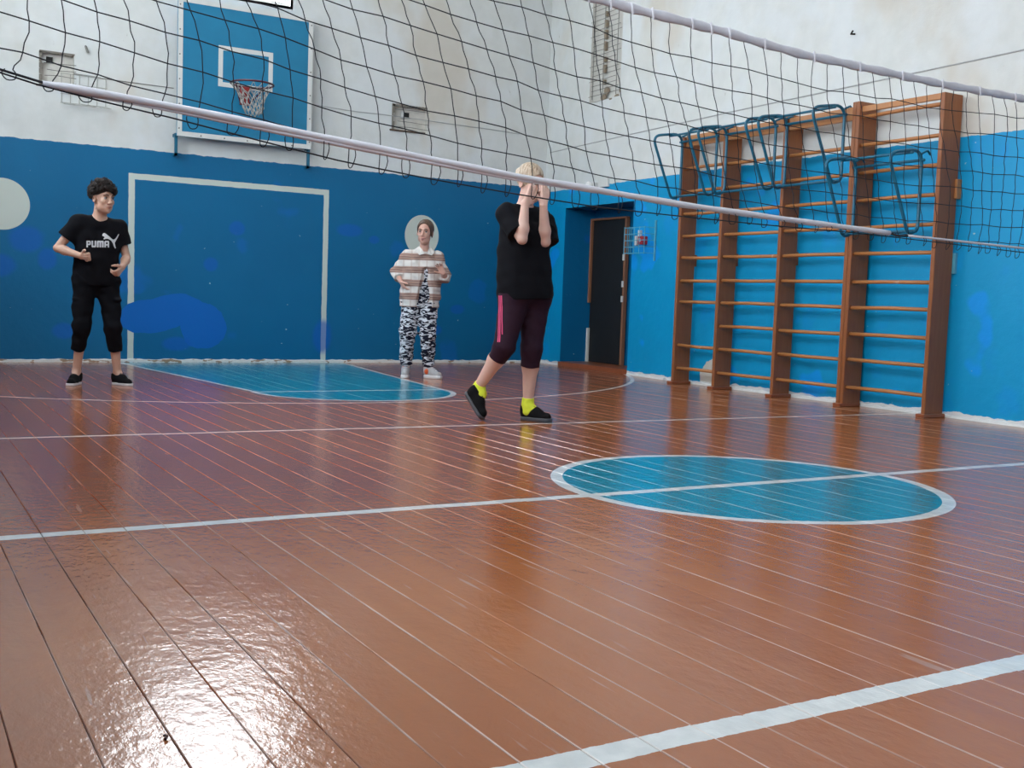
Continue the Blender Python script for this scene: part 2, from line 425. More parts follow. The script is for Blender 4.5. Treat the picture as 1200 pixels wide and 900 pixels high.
# damaged wall openings with lath wire
def opening_back(h, parent, hole, nw):
    x0, x1, z0, z1 = h; d = .07
    bm = bmesh.new()
    def q(*p): bm.faces.new([bm.verts.new(v) for v in p])
    q((x0, YB + d, z0), (x1, YB + d, z0), (x1, YB + d, z1), (x0, YB + d, z1))
    q((x0, YB, z0), (x0, YB + d, z0), (x0, YB + d, z1), (x0, YB, z1)); q((x1, YB, z0), (x1, YB, z1), (x1, YB + d, z1), (x1, YB + d, z0))
    q((x0, YB, z1), (x0, YB + d, z1), (x1, YB + d, z1), (x1, YB, z1)); q((x0, YB, z0), (x1, YB, z0), (x1, YB + d, z0), (x0, YB + d, z0))
    mesh_obj('wall_recess', bm, PLASTER, parent)
    bm = bmesh.new(); cx, cz = hole; box(bm, cx - .03, cx + .03, YB + d - .02, YB + d - .004, cz - .03, cz + .03); mesh_obj('dark_hole', bm, DARK, parent)
    bm = bmesh.new(); box(bm, cx - .075, cx - .035, YB + d - .03, YB + d - .004, cz - .04, cz + .04, .003); mesh_obj('socket_block', bm, WHITEP, parent)
    bm = bmesh.new()
    for k in range(nw):
        z_ = z0 + (z1 - z0) * (k + .6) / (nw + .4)
        if abs(z_ - cz) < .03: continue
        tube(bm, [(x0 + .03 + random.uniform(0, .05), YB + .01, z_), ((x0 + x1) / 2, YB - .005, z_ + random.uniform(-.01, .01)), (x1 + .02, YB - .004, z_ + random.uniform(-.015, .01))], .0035, 4)
    mesh_obj('lath_wire', bm, WIREG, parent, kind='stuff')
    bm = bmesh.new(); box(bm, x0 - .03, x1 - .03, YB - .02, YB + .03, z0 - .012, z0 + .006, .004); mesh_obj('broken_ledge', bm, simple('dark_brown', (.10, .07, .05), .9), parent)  # dark brown strip along the bottom of the opening
    bm = bmesh.new()
    for k in range(11):
        xx = x0 + (x1 - x0) * k / 11; s_ = random.uniform(.01, .028); box(bm, xx, xx + .035, YB - .006, YB + .012, z1 - s_, z1 + .004)
    for k in range(6):
        zz = z0 + (z1 - z0) * k / 6; s_ = random.uniform(.012, .03); box(bm, x0 - .004, x0 + s_, YB - .006, YB + .012, zz, zz + .05)
    mesh_obj('crumbled_edge', bm, simple('dark_plaster_edge', (.22, .20, .17), .9), parent, kind='stuff')  # darker ragged pieces along the top and left side
opening_back(hB1, wall_back, (5.47, 2.945), 4)
opening_back(hB2, wall_back, (1.525, 3.045), 5)
bm = bmesh.new(); s0 = 10.36; s1 = 10.98; xs = rx(10.36)
def q(*p): bm.faces.new([bm.verts.new(v) for v in p])
d = .05
q((xs + d, s0, 3.17), (xs + d, s1, 3.17), (xs + d, s1, 4.6), (xs + d, s0, 4.6)); q((xs, s1, 3.17), (xs + d, s1, 3.17), (xs + d, s1, 4.6), (xs, s1, 4.6))
q((xs, s0, 3.17), (xs + d, s0, 3.17), (xs + d, s0, 4.6), (xs, s0, 4.6)); q((xs, s0, 3.17), (xs, s1, 3.17), (xs + d, s1, 3.17), (xs + d, s0, 3.17))
mesh_obj('wall_recess', bm, simple('pale_plaster', (.62, .61, .57), .8, 9, .12, .01, obj=False), wall_right)
bm = bmesh.new()
for k in range(24):
    z_ = 3.24 + k * .058; a = s1 - .02 if k % 3 else s1 + .04
    tube(bm, [(xs + .012, a, z_), (xs + .006, (s0 + s1) / 2, z_ + random.uniform(-.008, .008)), (xs + .012, s0 + .03 + (k % 4) * .03, z_ + .005)], .004, 4)
for y_ in (10.93, 10.72, 10.45): tube(bm, [(xs + .004, y_, 3.2), (xs + .01, y_ + .01, 3.9), (xs + .004, y_, 4.6)], .006, 4)
mesh_obj('lath_wire', bm, WIREG, wall_right, kind='stuff')
bm = bmesh.new()
for (y_, z_, a, b_) in ((10.72, 3.20, .11, .07), (10.66, 3.27, .09, .09), (10.55, 3.16, .1, .03), (10.45, 3.18, .08, .04), (10.38, 3.24, .03, .07)):
    bmesh.ops.create_icosphere(bm, subdivisions=2, radius=1, matrix=Matrix.Translation((xs + .02, y_, z_)) @ Matrix.Diagonal((.018, a * .55, b_ * .55, 1)))
for k in range(9): box(bm, xs + .005, xs + .04, 10.70, 10.70 + .035, 3.35 + k * .13, 3.35 + k * .13 + random.uniform(.05, .12))
mesh_obj('rubble_plaster', bm, simple('rusty_rubble', (.27, .22, .16), .95, 20, .4, .01, obj=False), wall_right, kind='stuff')

# cables chased along the walls
bm = bmesh.new(); tube(bm, [(4.3 + .45 * k, YB - .004, 2.915 + random.uniform(-.006, .006) - k * .005) for k in range(7)], .005, 5)
o = mesh_obj('wall_cable', bm, CABLE, label='thin grey cable along the upper back wall, right of the backboard', cat='cable')
bm = bmesh.new(); tube(bm, [(rx(y_) - .004, y_, 2.77 - .013 * (y_ - 5)) for y_ in (3, 5, 7, 8.4, 9.98, 11.0, 11.9)], .006, 5)
o = mesh_obj('wall_cable', bm, CABLE, label='thin grey cable running above the wall bars on the white right wall', cat='cable')
bm = bmesh.new(); tube(bm, [(1.75, YB - .004, 2.93), (2.2, YB - .004, 2.915), (2.74, YB - .004, 2.91)], .005, 5)
o = mesh_obj('wall_cable', bm, WIREG, label='short thin grey cable on the back wall left of the backboard', cat='cable')
# nail / spike on the right wall
bm = bmesh.new(); tube(bm, [(7.31, 6.84, 3.19), (7.26, 6.85, 3.185), (7.25, 6.82, 3.205)], .008, 6)
mesh_obj('wall_hook', bm, DARK, label='small dark bent hook high on the white right wall', cat='hook')
bm = bmesh.new(); tube(bm, [(1.86, YB + .005, 3.22), (1.86, YB - .03, 3.2), (1.88, YB - .02, 3.15)], .012, 6)
mesh_obj('wall_hook', bm, WIREG, label='rusty bent hook on the back wall left of the backboard', cat='hook')
# faint wire basket below the left wall opening
wb = empty('wire_basket', (1.88, YB, 2.70), label='faint open wire basket on the back wall under the left wall opening', cat='basket')
bm = bmesh.new()
for k in range(6): x_ = 1.63 + .085 * k; tube(bm, [(x_, YB - .01, 2.92), (x_, YB - .01, 2.63), (x_ + .03, YB - .14, 2.60)], .0035, 4)
mesh_obj('upright_wires', local(bm, wb), WIREW, wb)
bm = bmesh.new()
for z_ in (2.92, 2.82, 2.72, 2.63): tube(bm, [(1.62, YB - .012, z_), (2.07, YB - .012, z_)], .0035, 4)
for y_ in (.07, .14): tube(bm, [(1.645, YB - y_, 2.62 - y_ * .15), (2.09, YB - y_, 2.62 - y_ * .15)], .0035, 4)
mesh_obj('cross_wires', local(bm, wb), WIREW, wb)

# ------------------------------------------------------------------ backboard
YBB = 11.85
bb = empty('basketball_backboard', (3.48, YBB, 2.4), label='blue basketball backboard with white border, hoop and torn net on the back wall', cat='backboard')
def bpart(name, bm, mat, parent=bb, **k): return mesh_obj(name, local(bm, bb), mat, parent, **k)
x0, x1, z0, z1 = 2.745, 4.215, 2.40, 3.835
bm = bmesh.new(); box(bm, x0, x1, YBB, YBB + .03, z0, z1, .003); bpart('panel', bm, BOARDB)
bm = bmesh.new(); t = .05
for b in ((x0, x1, z1 - t, z1), (x0, x1, z0, z0 + t), (x0, x0 + t, z0 + t, z1 - t), (x1 - t, x1, z0 + t, z1 - t)): box(bm, b[0], b[1], YBB - .006, YBB - .0005, b[2], b[3])
bpart('border', bm, WHITEP)
bm = bmesh.new(); t = .048; a0, a1, c0, c1 = 3.17, 3.765, 2.965, 3.395
for b in ((a0, a1, c1 - t, c1), (a0, a1, c0, c0 + t), (a0, a0 + t, c0 + t, c1 - t), (a1 - t, a1, c0 + t, c1 - t)): box(bm, b[0], b[1], YBB - .003, YBB - .0005, b[2], b[3])
bpart('target_square', bm, WHITEP)
for (xx, zz) in [(xx, z0 + .08 + k * (z1 - z0 - .16) / 5) for k in range(6) for xx in (x0 + .02, x1 - .02)] + [(x0 + .25 + k * .25, z0 + .022) for k in range(5)]:
    bm = bmesh.new(); bmesh.ops.create_icosphere(bm, subdivisions=1, radius=.009, matrix=Matrix.Translation((xx, YBB - .006, zz))); bpart('nail_head', bm, WIREG)
for xx in (x0 - .01, x1 - .02):
    bm = bmesh.new(); box(bm, xx, xx + .03, YBB + .03, YB, 2.40, 2.43); box(bm, xx, xx + .03, YBB + .05, YBB + .08, 2.20, 2.42); box(bm, xx, xx + .03, YBB + .05, YB, 2.20, 2.225)
    bpart('support_leg', bm, BLUEM)
for zz in (2.8, 3.6):
    bm = bmesh.new(); box(bm, x0 + .05, x1 - .05, YBB + .03, YB, zz, zz + .06); bpart('mounting_beam', bm, POSTW)
hc = Vector((3.465, 11.60, 2.985)); R_ = .222
bm = bmesh.new(); tube(bm, [hc + Vector((math.cos(a) * R_, math.sin(a) * R_, 0)) for a in [2 * math.pi * k / 40 for k in range(40)]], .0105, 8, True); hoop = bpart('hoop', bm, HOOPR, smooth=True)
bm = bmesh.new(); box(bm, 3.40, 3.50, YBB - .045, YBB - .006, 2.795, 2.985, .004); bpart('bracket', bm, HOOPB)
for s in (-1, 1):
    bm = bmesh.new(); tube(bm, [hc + Vector((s * .16, .05, -.01)), (3.45 + s * .045, YBB - .03, 2.81)], .009, 6); bpart('brace', bm, HOOPR)
# torn net: short wavy strands knotted diagonally
bm = bmesh.new(); ns = 14
def npnt(k, lv):
    a = 2 * math.pi * (k + .5 * (lv % 2)) / ns; r = [R_, .155, .125, .108, .098, .090][lv]; zz = [0, -.085, -.15, -.21, -.265, -.315][lv]
    return hc + Vector((math.cos(a) * r + .02 * lv / 5, math.sin(a) * r, zz - .02 * math.sin(a * 2 + lv) * (lv > 0)))
for lv in range(5):
    for k in range(ns):
        if lv == 0 and k % 4 == 1: continue
        for dk in ((0, -1) if lv % 2 == 0 else (0, 1)):
            p, q_ = npnt(k, lv), npnt(k + dk, lv + 1)
            mid = (p + q_) / 2 + Vector([random.uniform(-.008, .008) for _ in range(3)]); tube(bm, [p, mid, q_], .0048, 4)
net2 = bpart('hoop_net', bm, CORDW, hoop, smooth=True)

# ------------------------------------------------------------------ wall bars
wbar = empty('wall_bars', (7.16, 7.25, 0), label='tall brown wooden wall bars of four bays fixed to the blue right wall', cat='wall bars')
def wpart(name, bm, mat, **k): return mesh_obj(name, local(bm, wbar), mat, wbar, **k)
PY = [8.82, 8.19, 7.38, 6.56, 5.70]; XF, XB = 7.065, 7.275
for i, y_ in enumerate(PY):
    for dy in ((0,) if i in (0, 1, 2, 4) else (-.0205, .0205)):
        bm = bmesh.new(); hw = .019
        box(bm, XF, XB, y_ + dy - hw, y_ + dy + hw, .012, 2.55 - (.045 if i in (0, 4) else 0), .004); wpart('post', bm, POSTW)
    bm = bmesh.new(); box(bm, XF - .035, 7.28, y_ - .042, y_ + .042, 0, .028, .005); wpart('foot_block', bm, STEPW)
    if i < 4:
        bm = bmesh.new(); box(bm, XB, 7.305, y_ - .015, y_ + .015, 1.21, 1.33, .003); wpart('wall_block', bm, POSTW)
bm = bmesh.new(); box(bm, XB - .03, 7.30, 5.66, 5.715, 1.71, 1.86, .003); wpart('wall_block', bm, RAILW)
bm = bmesh.new(); box(bm, XB - .0, 7.305, 5.655, 5.71, 1.13, 1.29, .003); wpart('wall_block', bm, WIRE, label='wall block painted light blue')
RZ = [2.425, 2.185, 1.960, 1.735, 1.505, 1.286, 1.056, .842, .617, .398, .168]
for b in range(4):
    ya, yb = PY[b + 1] + .025, PY[b] - .025
    for j, z_ in enumerate(RZ):
        if b == 0 and j == 8: continue                 # a rung is missing here
        if b < 3 and j == 0: continue
        bm = bmesh.new(); zz = z_ + random.uniform(-.006, .006)
        tube(bm, [(XF + .045, ya, zz), (XF + .045, (ya + yb) / 2, zz + random.uniform(-.004, .004)), (XF + .045, yb, zz + random.uniform(-.005, .005))], .0188, 10, flat=.85)
        wpart('rung', bm, RUNGW, smooth=True)
    bm = bmesh.new()
    if b < 3: box(bm, XF + .02, XF + .06, ya - .0, yb, 2.405, 2.515, .004)
    else: box(bm, XF + .03, XF + .06, ya, yb, 2.462, 2.51, .004)
    wpart('top_rail', bm, RAILW)

# hanging pull-up frames
def pull_frame(ya, yb, dz, label):
    root = empty('pull_up_frame', (7.03, (ya + yb) / 2, 1.90 + dz), label=label, cat='pull-up bar', group='blue pull-up frames on the wall bars')
    def put(name, bm): mesh_obj(name, local(bm, root), BLUEM, root, smooth=True)
    for k, y_ in enumerate((ya, yb)):
        tw = random.uniform(-.02, .02)
        q4 = [Vector(v) for v in ((7.04, y_, 2.535 + dz), (6.66, y_ + tw, 2.475 + dz), (6.93, y_, 1.870 + dz), (7.04, y_, 1.905 + dz))]; P = []
        for i_, rd in enumerate((.125, .105, .055, .045)):
            a_, b_, c_ = q4[i_ - 1], q4[i_], q4[(i_ + 1) % 4]; p1 = b_ + (a_ - b_).normalized() * rd; p2 = b_ + (c_ - b_).normalized() * rd
            P += [p1 * (1 - t) ** 2 + b_ * 2 * t * (1 - t) + p2 * t * t for t in [k_ / 6 for k_ in range(7)]]
        bm = bmesh.new(); tube(bm, P, .0135, 8, True); put('side_loop', bm)
        bm = bmesh.new(); tube(bm, [(7.035, y_, 2.50 + dz), (7.10, y_, 2.53 + dz), (7.135, y_, 2.50 + dz)], .009, 6); put('hook', bm)
    for (xx, zz) in ((6.90, 2.497), (7.035, 2.45), (6.99, 1.90)):
        bm = bmesh.new(); tube(bm, [(xx, ya + .03, zz + dz), (xx, yb - .03, zz + dz)], .0115, 8); put('cross_bar', bm)
pull_frame(8.80, 8.27, 0, 'blue tubular pull-up frame hooked highest on the far left bay of the wall bars')
pull_frame(8.13, 7.47, 0, 'blue tubular pull-up frame hooked on the second bay from the left of the wall bars')
pull_frame(7.33, 6.66, 0, 'blue tubular pull-up frame hooked on the third bay from the left of the wall bars')
pull_frame(6.50, 5.84, -.45, 'blue tubular pull-up frame hung lower than the others, rightmost bay of the wall bars')

# ------------------------------------------------------------------ small things by the alcove
cg = empty('wire_cage', (7.26, 9.72, 1.34), label='small pale blue wire cage on the right wall beside the alcove', cat='cage')
bm = bmesh.new(); cx0, cx1, cy0, cy1, cz0, cz1 = 7.19, 7.325, 9.56, 9.93, 1.36, 1.64
for k in range(5): z_ = cz0 + k * (cz1 - cz0) / 4; tube(bm, [(cx1, cy1, z_), (cx0, cy1, z_), (cx0, cy0, z_), (cx1, cy0, z_)], .004, 5)
mesh_obj('cross_wires', local(bm, cg), WIRE, cg)
bm = bmesh.new()
for k in range(5): y_ = cy0 + k * (cy1 - cy0) / 4; tube(bm, [(cx0, y_, cz0 - .01), (cx0, y_, cz1 + .01)], .004, 5)
for x_ in (7.235, 7.28): tube(bm, [(x_, cy1, cz0), (x_, cy1, cz1)], .004, 5)
mesh_obj('upright_wires', local(bm, cg), WIRE, cg)
bm = bmesh.new(); box(bm, cx1 - .012, cx1 + .008, cy0 - .03, cy0 - .01, 1.28, 1.72); mesh_obj('edge_strip', local(bm, cg), WIRE, cg)
al = empty('alarm_box', (7.31, 9.72, 1.46), label='small red call box with a white mark inside the wire cage', cat='alarm')
bm = bmesh.new(); box(bm, 7.262, 7.335, 9.69, 9.78, 1.46, 1.55, .006); mesh_obj('housing', local(bm, al), RED, al)
bm = bmesh.new()
for dy in (0, .018): tube(bm, [(7.260, 9.727 + dy, 1.49), (7.260, 9.735 + dy, 1.525)], .006, 6)
mesh_obj('white_mark', local(bm, al), WHITEP, al)
for (y_, zz) in ((9.87, 1.50), (9.815, 1.56)):
    bm = bmesh.new(); box(bm, 7.30, 7.335, y_ - .02, y_ + .02, zz - .045, zz + .06, .004)
    mesh_obj('switch_box', bm, WHITEP, label='narrow white switch box inside the wire cage, %s' % ('nearest the alcove' if y_ > 9.85 else 'beside the red call box'), cat='switch')
lb = empty('wall_lamp', (7.36, 10.74, 2.13), label='small white bulb with a grey base above the door alcove', cat='lamp')
bm = bmesh.new(); bmesh.ops.create_uvsphere(bm, u_segments=16, v_segments=10, radius=.042, matrix=Matrix.Translation((7.27, 10.80, 2.185))); mesh_obj('bulb', local(bm, lb), simple('milky_white_glass', (.9, .9, .88), .2), lb, smooth=True)
bm = bmesh.new(); box(bm, 7.30, 7.375, 10.72, 10.86, 2.16, 2.21, .004); mesh_obj('lamp_base', local(bm, lb), WHITEP, lb)
bm = bmesh.new(); box(bm, 7.33, 7.375, 10.50, 10.70, 2.15, 2.25, .004); mesh_obj('junction_box', bm, WHITEP, label='flat white junction box on the right wall above the alcove', cat='box')

# ------------------------------------------------------------------ volleyball net
CX = [2.8317, -0.0959, 0.0008, 2.5701, 0.0105, 0.0463, 0.0262, -0.0008, -0.1123, -0.0208, 0.0875, -0.001]
CZ = [1.4873, 0.3568, 0.0157, -0.1167, -0.0058, 0.0203, 0.1724, -0.0004, -0.0168, -0.0014, 0.0262, -0.0265]
def poly(co, c, r):
    c = c / 25 - 1; r = (r - 2.5) / 4; k = 0; s = 0
    for i_ in range(5):
        for j_ in range(4):
            if i_ + j_ <= 4 and j_ < 3: s += co[k] * c ** i_ * r ** j_; k += 1
    return s
def npt(c, r):
    cc = min(max(c, 0), 49)
    x_, z_ = poly(CX, cc, r), poly(CZ, cc, r)
    if c != cc:
        e = .5 if c < 0 else -.5; x2, z2 = poly(CX, cc + e, r), poly(CZ, cc + e, r)
        x_ += (x_ - x2) / (-e) * (c - cc); z_ += (z_ - z2) / (-e) * (c - cc) * .5
    bulge = .02 * math.sin(c * .7) * math.sin((r + 1) * .6)
    return Vector((x_, 3.32 + .072 * x_ + bulge, z_))
NETR = empty('volleyball_net', (2.8, 3.52, 1.2), label='black mesh volleyball net with white sleeves sagging across the top of the hall', cat='net')
def netpart(name, bm, mat, **k): return mesh_obj(name, local(bm, NETR), mat, NETR, **k)
jit = {}
def J(c, r):
    if (c, r) not in jit: jit[c, r] = npt(c, r) + Vector((random.uniform(-.006, .006), random.uniform(-.006, .006), random.uniform(-.0045, .0045)))
    return jit[c, r]
C0, C1 = -2, 52
tops = [(-.6, 2.125), (-.15, 2.115), (.85, 2.045), (1.75, 1.98), (2.44, 1.944), (2.98, 1.937), (3.46, 1.918), (4.0, 1.924), (4.5, 1.930), (4.83, 1.940), (5.2, 1.953), (5.7, 1.968), (7.3, 2.03)]
def lerp_z(tab, x_):
    for (a, za), (b, zb) in zip(tab, tab[1:]):
        if x_ <= b: return za + (zb - za) * (x_ - a) / (b - a)
    return tab[-1][1]
def ny(x_): return 3.32 + .072 * x_
CR = .0019
def smooth_path(P, sub=2):
    out = []
    for i_ in range(len(P) - 1):
        p0, p1, p2, p3 = P[max(i_ - 1, 0)], P[i_], P[i_ + 1], P[min(i_ + 2, len(P) - 1)]
        for k in range(sub):
            t = k / sub; out.append(.5 * ((2 * p1) + (p2 - p0) * t + (2 * p0 - 5 * p1 + 4 * p2 - p3) * t * t + (3 * p1 - p0 - 3 * p2 + p3) * t ** 3))
    out.append(P[-1]); return out
ropez = [(-.5, 1.47), (.297, 1.378), (.395, 1.358), (.52, 1.341), (.615, 1.329), (.763, 1.313), (1.03, 1.277), (1.32, 1.24), (1.642, 1.214), (2.0, 1.192), (2.4, 1.173), (2.84, 1.169), (3.34, 1.168), (3.9, 1.172), (4.29, 1.168), (5.3, 1.155), (7.3, 1.14)]
sleeve = [(.406, 1.364), (.763, 1.346), (1.319, 1.305), (1.996, 1.256), (2.836, 1.217), (3.5, 1.200), (4.168, 1.187)]
def low_z(x_): return lerp_z(sleeve, x_) if .4 < x_ < 4.2 else lerp_z(ropez, x_) + .02
for r in range(-1, 7):
    P = [J(c, r) for c in range(C0, C1 + 1)]
    if r == -1:
        P = [Vector((p.x, p.y + .004, max(p.z, low_z(p.x) + .002))) for p in P]
        for k, c in enumerate(range(C0, C1 + 1)): jit[c, -1] = P[k]
    bm = bmesh.new(); tube(bm, P, CR * 1.08, 5); netpart('horizontal_cord', bm, NETC, smooth=True)
for c in range(C0, C1 + 1):
    top = J(c, 6) + (J(c, 6) - J(c, 5)) * .9; top.z = lerp_z(tops, top.x) - .005; top.y = ny(top.x)
    P = [top] + [J(c, r) for r in range(6, -2, -1)]
    b = P[-1]; dz_ = b.z - low_z(b.x); b = Vector((b.x - dz_ * .45, b.y, low_z(b.x - dz_ * .45)))
    if dz_ > .012: P.append(b)
    Q = smooth_path(P, 3)
    Q = [p + Vector((.0035 * math.sin(k * 2.1 + c), 0, 0)) if k % 3 else p for k, p in enumerate(Q)]
    bm = bmesh.new(); tube(bm, Q, CR * .9, 5); netpart('vertical_cord', bm, NETC, smooth=True)
    # slack loop below the sleeve
    zl = lerp_z(ropez, b.x); wv = random.uniform(.012, .024) * random.choice((-1, 1)); zl -= random.uniform(0, .012) + (.018 if b.x > 3.9 else 0)
    P = [b, b + Vector((-.3 * wv, -.012, (zl - b.z) * .45)), Vector((b.x - wv * .2, b.y - .006, zl)), Vector((b.x + wv * .7, b.y, zl - .002)), Vector((b.x + wv * 1.3, b.y - .008, (zl + b.z) / 2)), b + Vector((wv * .9, 0, 0))]
    bm = bmesh.new(); tube(bm, smooth_path(P, 3), CR * .9, 5); netpart('slack_loop', bm, NETC, smooth=True)
# top tape: flat band with tucked ties
bm = bmesh.new(); XS = np.linspace(-.42, 7.3, 150); prev = None
for k, x_ in enumerate(XS):
    inr = -.1 < x_ < 5.9; h = (.019 + .003 * math.sin(k * 1.7)) if inr else .003; th = .007 if inr else .003
    z_ = lerp_z(tops, x_); y_ = ny(x_)
    sec = [bm.verts.new((x_, y_ + math.cos(a) * th + .002 * math.sin(k), z_ + math.sin(a) * h)) for a in [2 * math.pi * q_ / 8 for q_ in range(8)]]
    if prev:
        for q_ in range(8): bm.faces.new((prev[q_], sec[q_], sec[(q_ + 1) % 8], prev[(q_ + 1) % 8]))
    prev = sec
netpart('top_tape', bm, TAPE2, smooth=True)
for c in range(14, C1 - 1):
    x_ = npt(c, 6.9).x; z_ = lerp_z(tops, x_); y_ = ny(x_)
    if c % 3 == 0 or c in (22, 23, 26, 28):
        bm = bmesh.new(); tube(bm, [(x_, y_ - .008, z_ + .02), (x_ + .004, y_ - .0105, z_), (x_ + .010, y_ - .006, z_ - .026)], .0045, 5); netpart('tape_tie', bm, TAPE)
# sleeve over the bottom rope
def path_z(tab, n_): 
    xs_ = np.linspace(tab[0][0], tab[-1][0], n_); return [Vector((x_, ny(x_), lerp_z(tab, x_))) for x_ in xs_]
P = path_z(sleeve, 60); Rr = [.0125 + .0012 * math.sin(i_ * .9) for i_ in range(60)]; Rr[0] = .008; Rr[-1] = .0125
bm = bmesh.new(); tube(bm, P, Rr, 10); netpart('bottom_sleeve', bm, TAPE, smooth=True)
bm = bmesh.new(); tube(bm, [p + Vector((0, -.002, -.013)) for p in P[2:30]], [.006 * math.sin(math.pi * (k + .6) / 28.5) + .001 for k in range(28)], 6); netpart('sleeve_fold', bm, TAPE, smooth=True)
P = path_z([(4.31, 1.183), (5.35, 1.178), (5.9, 1.18)], 12)
bm = bmesh.new(); tube(bm, P, .0058, 8); netpart('bottom_sleeve', bm, TAPE, smooth=True, label='thin right-hand sleeve')
P = [Vector((-.44, ny(-.44), 1.49)), Vector((0, ny(0), 1.42)), Vector((.297, ny(.3), 1.387)), Vector((.41, ny(.41), 1.366))] 
bm = bmesh.new(); tube(bm, P, .0036, 6); netpart('bottom_rope', bm, NETC)
P = [Vector((4.16, ny(4.16), 1.187)), Vector((4.24, ny(4.24), 1.178)), Vector((4.32, ny(4.32), 1.183))]
bm = bmesh.new(); tube(bm, P, .0055, 6); netpart('bottom_rope', bm, NETC)
P = [Vector((5.88, ny(5.88), 1.18)), Vector((7.3, ny(7.3), 1.16))]; bm = bmesh.new(); tube(bm, P, .0036, 6); netpart('bottom_rope', bm, NETC)
P = [Vector((x_, ny(x_) - .004, lerp_z(ropez, x_))) for x_ in np.linspace(-.44, 5.9, 70)]
bm = bmesh.new(); tube(bm, P, .0026, 5); netpart('hem_rope', bm, NETC, smooth=True)

